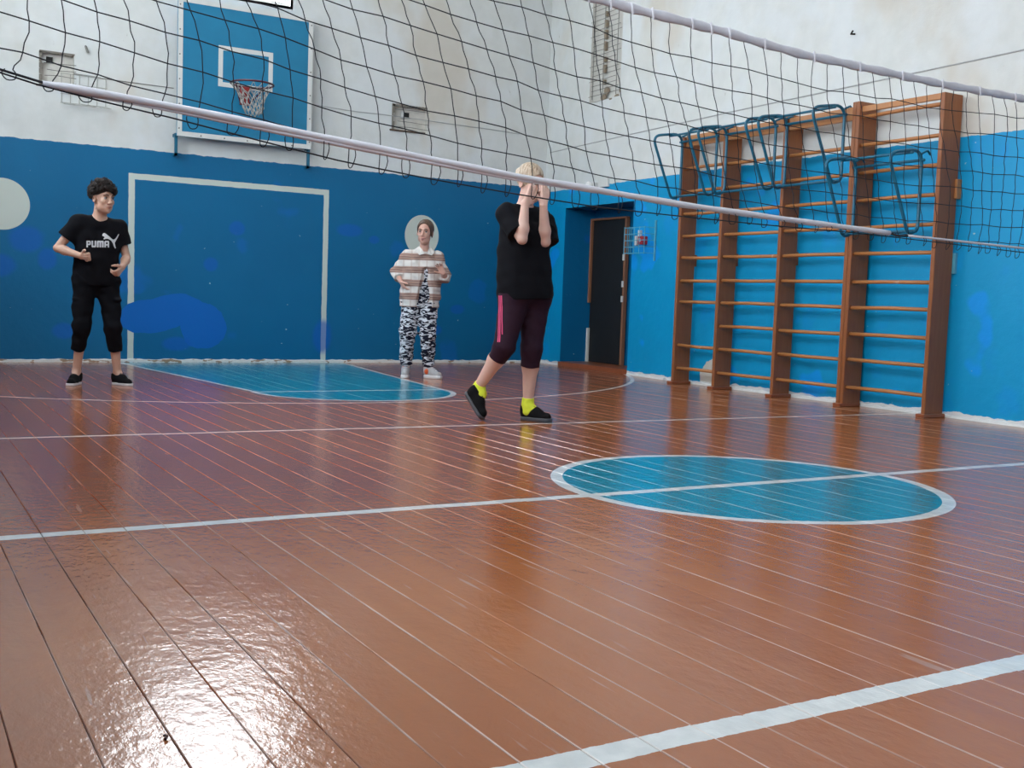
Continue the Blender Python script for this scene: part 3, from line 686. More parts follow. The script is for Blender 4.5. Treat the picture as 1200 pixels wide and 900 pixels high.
# ------------------------------------------------------------------ people: signed distance bodies turned into one surface
def V3(p): return np.array((p[0], -p[1], p[2]), dtype=np.float32)    # (image right, towards camera, up) -> local xyz
class Field:
    def __init__(s, lo, hi, h):
        s.lo = np.array(lo, np.float32); s.h = h
        s.n = np.ceil((np.array(hi) - s.lo) / h).astype(int) + 1
        s.F = np.full(s.n, 1.0, np.float32)
    def region(s, lo, hi):
        a = np.clip(np.floor((lo - s.lo) / s.h).astype(int), 0, s.n); b = np.clip(np.ceil((hi - s.lo) / s.h).astype(int) + 1, 0, s.n)
        if (b <= a).any(): return None
        g = [s.lo[i_] + s.h * np.arange(a[i_], b[i_], dtype=np.float32) for i_ in range(3)]
        return (slice(a[0], b[0]), slice(a[1], b[1]), slice(a[2], b[2])), g[0][:, None, None], g[1][None, :, None], g[2][None, None, :]
    def comb(s, sl, d, k, op):
        A = s.F[sl]
        if op == 'u':
            h_ = np.maximum(k - np.abs(A - d), 0) / max(k, 1e-6); s.F[sl] = np.minimum(A, d) - h_ * h_ * k * .25
        elif op == 's':
            d = -d; h_ = np.maximum(k - np.abs(A - d), 0) / max(k, 1e-6); s.F[sl] = np.maximum(A, d) + h_ * h_ * k * .25
    def cap(s, a, b, ra, rb, k=.03, op='u', flat=None, inf=0, sq=None):
        """tapered capsule; flat cuts the b end square; sq = (axis, factor) squashes it along an axis"""
        a = np.asarray(a, np.float32); b = np.asarray(b, np.float32); ra += inf; rb += inf; R2 = max(ra, rb) + k + .02
        lo = np.minimum(a, b) - R2; hi = np.maximum(a, b) + R2
        g = s.region(lo, hi)
        if g is None: return
        sl, x_, y_, z_ = g; ab = b - a; L2 = max(float(ab @ ab), 1e-9)
        px, py, pz = x_ - a[0], y_ - a[1], z_ - a[2]
        t0 = (px * ab[0] + py * ab[1] + pz * ab[2]) / L2; t = np.clip(t0, 0, 1)
        qx, qy, qz = px - t * ab[0], py - t * ab[1], pz - t * ab[2]
        if sq is not None:
            ax, f = np.asarray(sq[0], np.float32), sq[1] - 1; dt = qx * ax[0] + qy * ax[1] + qz * ax[2]
            qx, qy, qz = qx + ax[0] * dt * f, qy + ax[1] * dt * f, qz + ax[2] * dt * f
        d = np.sqrt(qx * qx + qy * qy + qz * qz) - (ra + (rb - ra) * t)
        if flat: d = np.maximum(d, (t0 - 1) * math.sqrt(L2))
        s.comb(sl, d, k, op)
    def ell(s, c, r, R=None, k=.02, op='u', inf=0):
        c = np.asarray(c, np.float32); r = np.asarray(r, np.float32) + inf; m = r.max() + k + .01
        g = s.region(c - m, c + m)
        if g is None: return
        sl, x_, y_, z_ = g; p = [x_ - c[0], y_ - c[1], z_ - c[2]]
        if R is not None: p = [p[0] * R[i_, 0] + p[1] * R[i_, 1] + p[2] * R[i_, 2] for i_ in range(3)]
        k1 = np.sqrt((p[0] / r[0]) ** 2 + (p[1] / r[1]) ** 2 + (p[2] / r[2]) ** 2); k2 = np.sqrt((p[0] / r[0] ** 2) ** 2 + (p[1] / r[1] ** 2) ** 2 + (p[2] / r[2] ** 2) ** 2)
        s.comb(sl, k1 * (k1 - 1) / np.maximum(k2, 1e-6), k, op)
    def plane(s, p0, nrm):       # keep the side the normal points away from
        p0 = np.asarray(p0, np.float32); nrm = np.asarray(nrm, np.float32); nrm = nrm / np.linalg.norm(nrm)
        g = [s.lo[i_] + s.h * np.arange(s.n[i_], dtype=np.float32) for i_ in range(3)]
        d = (g[0][:, None, None] - p0[0]) * nrm[0] + (g[1][None, :, None] - p0[1]) * nrm[1] + (g[2][None, None, :] - p0[2]) * nrm[2]
        s.F = np.maximum(s.F, d)
    def wrinkle(s, amp, fx=0, seed=0, sc=1.0):
        g = [s.lo[i_] + s.h * np.arange(s.n[i_], dtype=np.float32) for i_ in range(3)]
        x_, y_, z_ = g[0][:, None, None] * sc, g[1][None, :, None] * sc, g[2][None, None, :] * sc
        n_ = np.sin(31 * x_ + 17 * z_ + seed) * np.sin(23 * y_ - 29 * z_ + 2 * seed) + .6 * np.sin(52 * z_ + 24 * x_ + 20 * y_ + seed) * np.sin(37 * x_ - 15 * z_ + seed)
        s.F = s.F + (amp * n_).astype(np.float32)
    def mesh(s, name):
        F = s.F; ins = F < 0
        nx, ny_, nz = F.shape
        c8 = [ins[a:nx - 1 + a, b:ny_ - 1 + b, c:nz - 1 + c] for a in (0, 1) for b in (0, 1) for c in (0, 1)]
        cnt = sum(q_.astype(np.int8) for q_ in c8); act = (cnt > 0) & (cnt < 8); I, J_, K = np.nonzero(act)
        idx = -np.ones(act.shape, np.int32); idx[I, J_, K] = np.arange(len(I))
        off = [(a, b, c) for a in (0, 1) for b in (0, 1) for c in (0, 1)]; val = {o_: F[I + o_[0], J_ + o_[1], K + o_[2]] for o_ in off}
        acc = np.zeros((len(I), 3), np.float32); n_ = np.zeros(len(I), np.float32)
        for o_ in off:
            for ax in range(3):
                if o_[ax]: continue
                o2 = list(o_); o2[ax] = 1; o2 = tuple(o2); a, b = val[o_], val[o2]; m_ = (a < 0) != (b < 0)
                t = np.where(m_, a / np.where(a == b, 1, a - b), 0)
                p = np.zeros((len(I), 3), np.float32) + np.array(o_, np.float32); p[:, ax] = t
                acc += p * m_[:, None]; n_ += m_
        Vt = (np.stack([I, J_, K], 1) + acc / n_[:, None]) * s.h + s.lo
        faces = []
        for ax in range(3):
            a = [slice(None)] * 3; b = [slice(None)] * 3; a[ax] = slice(0, -1); b[ax] = slice(1, None)
            sg = ins[tuple(a)]; sh = ins[tuple(b)]; ch = sg != sh; e = np.stack(np.nonzero(ch), 1)
            u, v = [(1, 2), (2, 0), (0, 1)][ax]; e = e[(e[:, u] > 0) & (e[:, v] > 0) & (e[:, u] < F.shape[u] - 1) & (e[:, v] < F.shape[v] - 1)]
            def cell(du, dv):
                q_ = e.copy(); q_[:, u] -= du; q_[:, v] -= dv; return idx[q_[:, 0], q_[:, 1], q_[:, 2]]
            f = np.stack([cell(1, 1), cell(0, 1), cell(0, 0), cell(1, 0)], 1); fl = ~sg[e[:, 0], e[:, 1], e[:, 2]]; f[fl] = f[fl][:, ::-1]; faces.append(f)
        f = np.concatenate(faces); f = f[(f >= 0).all(1)]
        me = bpy.data.meshes.new(name); me.vertices.add(len(Vt)); me.vertices.foreach_set('co', Vt.astype(np.float32).ravel())
        me.loops.add(len(f) * 4); me.loops.foreach_set('vertex_index', f.astype(np.int32).ravel()); me.polygons.add(len(f))
        me.polygons.foreach_set('loop_start', np.arange(0, len(f) * 4, 4, dtype=np.int32)); me.update(calc_edges=True); me.validate(); me.shade_smooth()
        return me
def fobj(name, field, mat, parent, **k):
    me = field.mesh(name); me.materials.append(mat); return link(bpy.data.objects.new(name, me), parent, **k)
def nrm(v): v = np.asarray(v, np.float32); return v / np.linalg.norm(v)
def rotv(v, ax, ang):
    ax = nrm(ax); return v * math.cos(ang) + np.cross(ax, v) * math.sin(ang) + ax * (ax @ v) * (1 - math.cos(ang))

def hand(F, wrist, d, n_, thumb, curl=(20, 25, 15), spread=.0, sc=1.0, tcurl=.3):
    """palm and five fingers; d along the hand, n_ = way the palm faces, thumb = side of the thumb"""
    d = nrm(d); thumb = nrm(thumb - d * (thumb @ d)); n_ = nrm(np.cross(d, thumb)) * (1 if np.cross(d, thumb) @ n_ > 0 else -1)
    for o_ in (.028, .01, -.009, -.026): F.cap(wrist + thumb * o_ * .45 * sc, wrist + d * .082 * sc + thumb * o_ * sc, .0155 * sc, .0115 * sc, k=.012)
    for i_, (o_, ln) in enumerate(zip((.029, .010, -.010, -.028), (.070, .078, .072, .057))):
        p = wrist + d * (.083 - .004 * abs(i_ - 1)) * sc + thumb * o_ * sc
        dr = nrm(d + thumb * (o_ * spread * 10)); ax = np.cross(d, n_)
        for j_, (fr_, r0, r1) in enumerate(((.45, .0092, .0084), (.31, .0084, .0078), (.24, .0078, .0066))):
            dr = rotv(dr, ax, math.radians(curl[j_] * (1 + .08 * i_))); q_ = p + dr * ln * fr_ * sc; F.cap(p, q_, r0 * sc, r1 * sc, k=.004); p = q_
    p = wrist + d * .018 * sc + thumb * .022 * sc; dr = nrm(thumb * .75 + d * .65 + n_ * .25)
    for j_, (ln, r0, r1) in enumerate(((.040, .014, .0115), (.030, .0115, .0095), (.024, .0095, .0078))):
        q_ = p + dr * ln * sc; F.cap(p, q_, r0 * sc, r1 * sc, k=.008); p = q_; dr = nrm(dr * (1 - tcurl) + d * tcurl * .6 + n_ * tcurl * .7)

def head_parts(c, yaw, pitch, roll=0):
    """returns head centre and matrix whose rows are the head's own axes (left ear, forward, up)"""
    cy, sy = math.cos(yaw), math.sin(yaw); f = np.array((sy, -cy, 0.)); l = np.array((cy, sy, 0.))
    u = np.array((0, 0, 1.)); f2 = f * math.cos(pitch) - u * math.sin(pitch); u2 = u * math.cos(pitch) + f * math.sin(pitch)
    l2 = l * math.cos(roll) + u2 * math.sin(roll); u3 = u2 * math.cos(roll) - l * math.sin(roll)
    R = np.stack([l2, f2, u3]).astype(np.float32); return V3(c), R
def head(F, c, R, s_=1.0, female=False):
    P = lambda x_, y_, z_: c + (R.T @ np.array((x_, y_, z_), np.float32)) * s_
    E_ = lambda x_, y_, z_, a, b, g, k=.02, op='u': F.ell(P(x_, y_, z_), (a * s_, b * s_, g * s_), R, k=k * s_, op=op)
    E_(0, -.014, .032, .0745, .092, .086, k=.03)
    E_(0, .030, -.030, .054, .060, .082, k=.028)
    E_(0, .030, -.074, .046 - (.004 if female else 0), .050, .040, k=.03)
    E_(0, .066, -.099, .017, .016, .015, k=.02)
    for s in (-1, 1):
        E_(s * .036, .060, -.026, .021, .020, .020, k=.018); E_(s * .043, .018, -.066, .013, .028, .026, k=.02)
        E_(s * .031, .100, .004, .0165, .0145, .0125, k=.010, op='s')
        E_(s * .077, -.006, -.008, .009, .019, .031, k=.008); E_(s * .081, .0, -.006, .006, .010, .018, k=.004, op='s')
        F.cap(P(s * .012, .090, .026), P(s * .045, .078, .026), .0085 * s_, .0075 * s_, k=.010 * s_)
        E_(s * .011, .098, -.036, .0075, .009, .007, k=.006)
    F.cap(P(0, .086, .012), P(0, .108, -.030), .0085 * s_, .0115 * s_, k=.012 * s_)
    F.cap(P(-.017, .086, -.062), P(.017, .086, -.062), .0075 * s_, .0075 * s_, k=.008 * s_)
    F.cap(P(-.013, .085, -.071), P(.013, .085, -.071), .0085 * s_, .0085 * s_, k=.006 * s_)
    return P
def ball(c, r, seg=12):
    bm = bmesh.new(); bmesh.ops.create_uvsphere(bm, u_segments=seg, v_segments=8, radius=r, matrix=Matrix.Translation([float(v) for v in c])); return bm
EYEW = simple('eye_white', (.50, .46, .44), .45); IRIS = simple('dark_iris', (.03, .018, .012), .15)
def face_parts(P, root, browm, lipm, s_=1.0, smile=0, brow=True):
    for s in (-1, 1):
        e = mesh_obj('eye', ball(P(s * .031, .0785, .003), .0112 * s_), EYEW, root, True); mesh_obj('iris', ball(P(s * .031, .0848, .003), .0066 * s_), IRIS, e, True)
        bm = bmesh.new(); tube(bm, [P(s * .013, .0975, .0245), P(s * .030, .0965, .0300), P(s * .049, .0835, .0255)], [.0028 * s_, .0036 * s_, .0018 * s_], 6); mesh_obj('eyebrow', bm, browm, root, True)
        bm = bmesh.new(); tube(bm, [P(s * .018, .0885, .0095), P(s * .031, .0925, .0125), P(s * .044, .083, .0085)], .0021 * s_, 5); mesh_obj('eyelid', bm, browm, root, True)
    bm = bmesh.new(); mw = .024 + smile; tube(bm, [P(-mw, .084, -.0655 + smile), P(-.009, .0955, -.0625), P(0, .0965, -.0640), P(.009, .0955, -.0625), P(mw, .084, -.0655 + smile)], [.0015, .0042, .0040, .0042, .0015], 6); mesh_obj('upper_lip', bm, lipm, root, True)
    bm = bmesh.new(); tube(bm, [P(-mw * .95, .0845, -.0690 + smile), P(0, .0960, -.0745 - smile * .5), P(mw * .95, .0845, -.0690 + smile)], [.0015, .0050, .0015], 6); mesh_obj('lower_lip', bm, lipm, root, True)
    if smile:
        bm = bmesh.new(); tube(bm, [P(-.021, .0890, -.0665 + smile * .8), P(0, .0985, -.0690), P(.021, .0890, -.0665 + smile * .8)], [.001, .0036, .001], 6); mesh_obj('teeth', bm, EYEW, root, True)

def hairmat(name, a, b):
    M = Mat(name, rough=.45, spec=.4); M.pos(True); n_ = M.noise(9, 4, (9, 9, 1.2), dist=.6); M.color(M.mix(n_.step(.3, .7), a, b)); M.bump(n_, .8, .004); return M.m
def skin(name, col):
    M = Mat(name, col, .5, sss=.12); M.pos(True); M.color(M.mix(M.noise(14, 3), tuple(c * .9 for c in col), tuple(min(1, c * 1.08) for c in col))); return M.m
def cloth(name, col, rough=.85, amt=.2, sheen=0):
    M = Mat(name, col, rough, spec=.14); M.pos(True); M.color(M.mix(M.noise(30, 4), tuple(c * (1 - amt) for c in col), tuple(c * (1 + amt) for c in col)))
    M.bump(M.noise(260, 2), .25, .001); return M.m
BLACK = cloth('black_cotton', (.0045, .0045, .0068)); BLACK2 = cloth('black_trouser_cloth', (.0040, .0040, .0062)); SUEDE = cloth('black_suede', (.007, .007, .008)); RUBW = simple('white_rubber', (.66, .65, .66), .5); RUBG = simple('dark_grey_rubber', (.055, .055, .065), .5)

def shoe(root, heel, toe, up_, upper, sole, col2=None, r=.038, thick=.024, laces=None, label=None, tongue=True):
    """heel/toe = points on the underside"""
    heel, toe = V3(heel), V3(toe); up_ = nrm(V3(up_)); d = nrm(toe - heel); up_ = nrm(up_ - d * (up_ @ d)); sd = np.cross(d, up_)
    lo = np.minimum(heel, toe) - .09; hi = np.maximum(heel, toe) + .15
    F = Field(lo, hi, .004); a = heel + d * r + up_ * (thick + .012); b = toe - d * r + up_ * (thick + .006)
    F.cap(a + up_ * .014, a * .45 + b * .55 + up_ * .014, .033, .034, k=.02, sq=(sd, 1.08)); F.cap(a * .5 + b * .5, b, .034, .031, k=.03)
    F.cap(a, a + up_ * .058, .036, .040, k=.02, flat=True); F.cap(a + up_ * .030, a * .55 + b * .45 + up_ * .030, .036, .030, k=.025); F.plane(heel + up_ * thick * .8, -up_)
    sh = fobj('shoe', F, upper, root, **({'label': label} if label else {}))
    F = Field(lo, hi, .004); F.cap(heel + d * r + up_ * thick * .5, toe - d * (r + .002) + up_ * thick * .5, r, r + .001, k=.01, sq=None)
    mid = (heel + toe) / 2
    F.plane(heel + up_ * thick, up_); F.plane(heel, -up_); fobj('sole', F, sole, sh)
    if laces:
        for i_ in range(4):
            p = a * (.60 - .12 * i_) + b * (.40 + .12 * i_) + up_ * (.062 - .008 * i_)
            bm = bmesh.new(); tube(bm, [p - sd * .018, p + up_ * .004, p + sd * .018 + d * .006], .0030, 5); mesh_obj('lace', bm, laces, sh)
    return sh
def person(x_, y_, label):
    return empty('person', (x_, y_, 0), -math.atan2(x_, y_), label=label, cat='person')

# body description: shared builder. Joints are (right in view, towards camera, up) metres from the standing point
def limbs(F, J_, kind, inf=0, sz=1.0, calf=1.0):
    """legs and arms of the bare body"""
    for s in 'RL':
        F.cap(V3(J_['hip' + s]), V3(J_['knee' + s]), .082 * sz, .052 * sz, k=.04); kn, an = V3(J_['knee' + s]), V3(J_['ank' + s]); mid = kn + (an - kn) * .32 + np.array((0, .012, 0), np.float32)
        F.cap(kn, mid, .050 * sz * calf, .053 * sz * calf, k=.03); F.cap(mid, an, .053 * sz * calf, .033 * sz, k=.03)
        F.cap(V3(J_['sh' + s]), V3(J_['elb' + s]), .046 * sz, .034 * sz, k=.03)
        e, w_ = V3(J_['elb' + s]), V3(J_['wr' + s]); m_ = e + (w_ - e) * .3; F.cap(e, m_, .034 * sz, .037 * sz, k=.008); F.cap(m_, w_, .037 * sz, .0245 * sz, k=.02, sq=None)
        F.cap(an, V3(J_['toe' + s]) * .5 + an * .5 + np.array((0, 0, -.02), np.float32), .032, .026, k=.02)
def trunk(F, J_, inf=0, sz=1.0, wide=1.0, shr=1.0):
    hR, hL, sR, sL = (V3(J_[k]) for k in ('hipR', 'hipL', 'shR', 'shL')); ax = nrm(sL - sR); pc = (hR + hL) / 2; cc = (sR + sL) / 2
    low = cc - (cc - pc) * .34; f_ = np.cross(ax, nrm(cc - pc))
    for s, h_, sh_ in ((-1, hR, sR), (1, hL, sL)):
        F.cap(h_ + np.array((0, 0, .03), np.float32), low + ax * s * .062 * wide, .098 * sz, .098 * sz, k=.06, inf=inf)
        F.cap(low + ax * s * .062 * wide, cc + ax * s * .085 + np.array((0, 0, -.075), np.float32), .098 * sz, .09 * sz, k=.06, inf=inf)
        F.cap(cc + np.array((0, 0, .012), np.float32), sh_, .058 * sz, .050 * sz, k=.05, inf=inf * shr)
    return cc, ax, f_
def arm_sleeve(F, J_, s, upto, inf=.016, r=.050, r2=.050):
    a, b = V3(J_['sh' + s]), V3(J_['elb' + s]); F.cap(a, a + (b - a) * upto, r, r2, k=.035, flat=True, inf=inf)

# ---------------- the boy on the left
boy = person(1.570, 9.265, 'boy in a black printed t-shirt, cropped black trousers and black shoes with white soles')
JB = dict(hipR=(-.125, .01, .845), hipL=(.035, -.035, .845), kneeR=(-.152, .06, .47), kneeL=(.082, .05, .47), ankR=(-.190, -.02, .105), ankL=(.120, -.01, .10),
          shR=(-.178, .045, 1.292), shL=(.120, -.045, 1.275), elbR=(-.332, .03, 1.085), elbL=(.184, -.05, 1.035), wrR=(-.158, .17, 1.028), wrL=(.150, .09, .955), toeR=(-.225, .13, .03), toeL=(.205, .10, .03))
SKB = skin('boy_skin', (.62, .37, .27)); HAIRB = simple('dark_brown_curls', (.018, .011, .009), .8, 60, .5)
F = Field((-.46, -.42, 0), (.34, .30, 1.68), .005)
trunk(F, JB, sz=.86); limbs(F, JB, 'm', sz=.92, calf=.86)
hc_, hR = head_parts((.004, .075, 1.492), math.radians(32), math.radians(4))
F.cap(V3((-.028, .01, 1.30)), V3((-.012, .045, 1.43)), .052, .050, k=.04)
PB = head(F, hc_, hR)
hand(F, V3(JB['wrR']), V3((.075, .05, -.006)) , V3((0, -.2, -1)), V3((.1, .5, 1)), curl=(75, 85, 45), sc=.92, tcurl=.55)
hand(F, V3(JB['wrL']), V3((-.035, .045, -.05)), V3((-1, -.3, .3)), V3((-.3, .9, .6)), curl=(45, 55, 30), sc=.92, tcurl=.45)
fobj('body', F, SKB, boy)
face_parts(PB, boy, HAIRB, simple('boy_lips', (.42, .17, .14), .4))
# curls: many small lumps over the scalp
F = Field(hc_ - .17, hc_ + .17, .004); k = 0
gold = math.pi * (3 - math.sqrt(5))
for i_ in range(230):
    zz = 1 - 2 * (i_ + .5) / 230; rr = math.sqrt(1 - zz * zz); a = i_ * gold; vx, vy = rr * math.cos(a), rr * math.sin(a)
    if .75 * vy - .62 * zz > -.12 and vy > -.2: continue
    if zz < -.35: continue
    sc_ = 1 + .06 * math.sin(i_ * 3.3); p = PB(vx * .084 * sc_, -.014 + vy * .104 * sc_, .036 + zz * .100 * sc_)
    F.ell(p, (.019 + .006 * math.sin(i_ * 1.7),) * 3, k=.006)
for (x_, y_, z_) in ((-.03, .085, .083), (-.005, .094, .078), (.02, .093, .074), (.045, .078, .072), (.062, .055, .062), (.072, .03, .05), (-.055, .06, .075), (-.068, .035, .055), (.035, .088, .06), (.085, .0, .06), (-.09, -.01, .04)):
    F.ell(PB(x_, y_ - .004, z_), (.015,) * 3, k=.008)
F.ell(PB(0, -.018, .045), (.078, .096, .088), hR, k=.02); F.ell(PB(0, .075, -.022), (.066, .065, .076), hR, k=.008, op='s')
hb = fobj('hair', F, HAIRB, boy); bm = bmesh.new()
for i_ in range(1500):
    zz = 1 - 2 * (i_ + .5) / 1500; rr = math.sqrt(1 - zz * zz); a = i_ * gold; vx, vy = rr * math.cos(a), rr * math.sin(a)
    if (.75 * vy - .62 * zz > .13 and vy > -.2) or zz < -.45 or (abs(vx) > .8 and vy > -.1 and zz < .2): continue
    base = np.array(PB(vx * .090, -.016 + vy * .108, .040 + zz * .104)); out = nrm(base - PB(0, -.016, .03)); t1 = nrm(np.cross(out, rng.normal(size=3))); t2 = np.cross(out, t1)
    cr = random.uniform(.005, .011); ph = random.uniform(0, 6.28); ln = random.uniform(.004, .016) + max(0, .016 * math.sin(vx * 9 + 1) * math.sin(zz * 7 + vy * 8))
    tube(bm, [base + out * ln * q_ / 7 + (t1 * math.cos(ph + q_ * .95) + t2 * math.sin(ph + q_ * .95)) * cr for q_ in range(8)], .0027, 4)
for i_ in range(420):
    f0 = random.choice([(-.03, .085, .083), (-.005, .094, .078), (.02, .093, .074), (.045, .078, .072), (.062, .055, .062), (.072, .03, .05), (-.055, .06, .075), (-.068, .035, .055), (.035, .088, .06), (.085, .0, .06), (-.09, -.01, .04), (-.085, -.03, .01), (.085, -.03, .02), (0, .086, .09), (-.078, .005, .04)])
    o3 = nrm(rng.normal(size=3) + np.array((0, .7, .2))) * .0165; base = np.array(PB(*(np.array(f0) + o3))); out = nrm(base - PB(*f0)); t1 = nrm(np.cross(out, rng.normal(size=3))); t2 = np.cross(out, t1)
    cr = random.uniform(.004, .009); ph = random.uniform(0, 6.28); ln = random.uniform(.0, .010)
    tube(bm, [base + out * ln * q_ / 7 + (t1 * math.cos(ph + q_ * .95) + t2 * math.sin(ph + q_ * .95)) * cr for q_ in range(8)], .0027, 4)
mesh_obj('curls', bm, HAIRB, hb, True, kind='stuff')
# t-shirt
F = Field((-.46, -.42, .6), (.34, .30, 1.42), .005)
trunk(F, JB, inf=.014, sz=.86); F.cap(V3((-.062, .0, 1.0)), V3((-.05, -.01, .80)), .118, .125, k=.08); arm_sleeve(F, JB, 'R', .60, .014, .052, .056); arm_sleeve(F, JB, 'L', .60, .014, .052, .056)
F.wrinkle(.0035, seed=1); F.plane(V3((0, 0, .80)), (0, 0, -1)); F.ell(V3((-.016, .045, 1.375)), (.060, .060, .062), k=.01, op='s')
tee = fobj('t_shirt', F, BLACK, boy)
# trousers
F = Field((-.46, -.42, .2), (.34, .30, 1.0), .005)
F.cap(V3(JB['hipR']), V3(JB['hipL']), .102, .098, k=.05); F.cap(V3((-.08, 0, .93)), V3((-.01, -.02, .93)), .10, .10, k=.05)
for s, cf in (('R', (-.178, .010, .280)), ('L', (.103, .012, .277))):
    h_, kn = V3(JB['hip' + s]), V3(JB['knee' + s]); F.cap(h_, kn, .088, .066, k=.05); F.cap(kn, V3(cf), .067, .054, k=.03, flat=True)
    ps = h_ * .42 + kn * .58 + np.array((-.045 if s == 'R' else .045, 0, 0), np.float32); F.ell(ps, (.034, .05, .085), k=.03); F.cap(ps + np.array((0, -.03, .06), np.float32), ps + np.array((0, .03, .055), np.float32), .036, .036, k=.012, sq=((0, 0, 1), 1.8))
F.wrinkle(.0045, seed=4, sc=1.2); F.plane(V3((0, 0, .92)), (0, 0, 1))
fobj('trousers', F, BLACK2, boy)
for heel, toe in (((-.178, -.075, 0), (-.238, .155, 0)), ((.094, -.055, 0), (.222, .135, 0))): shoe(boy, heel, toe, (0, 0, 1), SUEDE, RUBW, thick=.022, laces=SUEDE)
# chest print, laid onto the shirt surface
def lay_on(bm, target, to3, ray, off=.0025, maxlen=.012):
    for _ in range(6):
        es = [e for e in bm.edges if e.calc_length() > maxlen]
        if not es: break
        bmesh.ops.subdivide_edges(bm, edges=es, cuts=1); bmesh.ops.triangulate(bm, faces=[f for f in bm.faces if len(f.verts) > 3])
    me = target.data; bvh = BVHTree.FromPolygons([v.co.copy() for v in me.vertices], [tuple(p.vertices) for p in me.polygons])
    ray = Vector([float(v) for v in nrm(ray)])
    for v in bm.verts:
        p = Vector([float(q_) for q_ in to3(v.co.x, v.co.y)]); hit = bvh.ray_cast(p - ray * .6, ray)
        v.co = (hit[0] - ray * off) if hit[0] is not None else p
PRINT = simple('white_print', (.62, .62, .64), .6, 50, .05)
LET = {'P': [(0, .34, 0, 1), (.30, .80, .78, 1), (.30, .80, .34, .56), (.68, 1, .40, .94)], 'U': [(0, .34, .10, 1), (.66, 1, .10, 1), (.08, .92, 0, .26)],
       'M': [(0, .26, 0, .94), (.74, 1, 0, .94), (.06, .94, .76, 1), (.38, .62, .0, .80)], 'A': [(0, .33, 0, .90), (.67, 1, 0, .90), (.10, .90, .78, 1), (.30, .70, .28, .50)]}
bm = bmesh.new(); x0_ = 0
for ch, wd_ in zip('PUMA', (.86, .92, 1.35, .95)):
    for (a, b, c, d_) in LET[ch]: bm.faces.new([bm.verts.new((x0_ + u * wd_, v, 0)) for u, v in ((a, c), (b, c), (b, d_), (a, d_))])
    x0_ += wd_ + .14
a0, a1, b0, b1 = 0, x0_ - .14, 0, 1
def chest(u, v): return V3((u, .1, v))
TW, TH = .168, .052
for v in bm.verts: v.co.x = (v.co.x - a0) / (a1 - a0) * TW; v.co.y = (v.co.y - b0) / (b1 - b0) * TH
lay_on(bm, tee, lambda x_, y_: chest(-.118 + x_, 1.098 + .05 * x_ + y_), V3((0, -1, 0)))
mesh_obj('shirt_lettering', bm, PRINT, tee)
cat = [(0, .80), (.03, .93), (.10, 1.0), (.16, .98), (.30, .88), (.46, .74), (.58, .62), (.68, .58), (.78, .66), (.87, .80), (.93, .93), (.98, 1.0), (1.0, .96), (.95, .82), (.88, .66), (.80, .50), (.75, .36), (.78, .18), (.82, .02), (.76, .0), (.69, .14), (.63, .34), (.54, .50), (.42, .58), (.30, .62), (.20, .60), (.12, .56), (.06, .58), (.14, .70), (.10, .76)]
bm = bmesh.new(); bm.faces.new([bm.verts.new((a, b, 0)) for a, b in cat]); bmesh.ops.triangulate(bm, faces=bm.faces)
for v in bm.verts: v.co.x *= .126; v.co.y *= .118
lay_on(bm, tee, lambda x_, y_: chest(-.002 + x_, 1.102 + y_), V3((0, -1, 0)))
mesh_obj('shirt_emblem', bm, PRINT, tee)

# ---------------- the girl in front of the back wall
girl = person(4.636, 9.731, 'smiling girl in cream and brown checked overshirt and black and white patterned trousers')
JG = dict(hipR=(-.100, 0, .800), hipL=(.060, 0, .800), kneeR=(-.130, .03, .45), kneeL=(.066, .03, .45), ankR=(-.142, -.03, .10), ankL=(.080, -.02, .10),
          shR=(-.158, 0, 1.188), shL=(.135, 0, 1.188), elbR=(-.262, -.02, 1.035), elbL=(.215, .01, 1.005), wrR=(-.214, .09, .945), wrL=(.200, .14, 1.035), toeR=(-.15, .12, .03), toeL=(.18, .08, .03))
SKG = skin('girl_skin', (.66, .38, .30)); HAIRG = hairmat('light_brown_hair', (.055, .030, .020), (.12, .068, .042))
F = Field((-.38, -.34, 0), (.36, .28, 1.60), .005)
trunk(F, JG, sz=.86); limbs(F, JG, 'f', sz=.88)
hg, RG = head_parts((.010, .06, 1.430), math.radians(-14), math.radians(3), math.radians(-3))
F.cap(V3((.005, .0, 1.22)), V3((.010, .025, 1.36)), .046, .045, k=.04); PG = head(F, hg, RG, .98, True)
hand(F, V3(JG['wrR']), V3((.045, .02, -.075)), V3((.9, -.3, 0)), V3((.2, .8, .1)), curl=(18, 22, 12), sc=.86)
hand(F, V3(JG['wrL']), V3((-.050, .03, .085)), V3((-.3, .9, 0)), V3((-1, .2, .3)), curl=(16, 20, 12), spread=.35, sc=.86)
fobj('body', F, SKG, girl)
face_parts(PG, girl, HAIRG, simple('girl_lips', (.50, .17, .16), .4), .98, smile=.006)
F = Field(hg - .16, hg + .16, .004); F.ell(PG(0, -.016, .034), (.083, .101, .094), RG, k=.01)
F.ell(PG(0, .090, -.022), (.074, .088, .108), RG, k=.008, op='s'); F.ell(PG(0, -.03, -.16), (.1, .1, .095), RG, k=.01, op='s'); F.ell(PG(0, -.105, .05), (.034, .034, .034), RG, k=.012)
F.cap(PG(.070, .02, .01), PG(.078, .015, -.045), .010, .006, k=.01)
fobj('hair', F, HAIRG, girl)
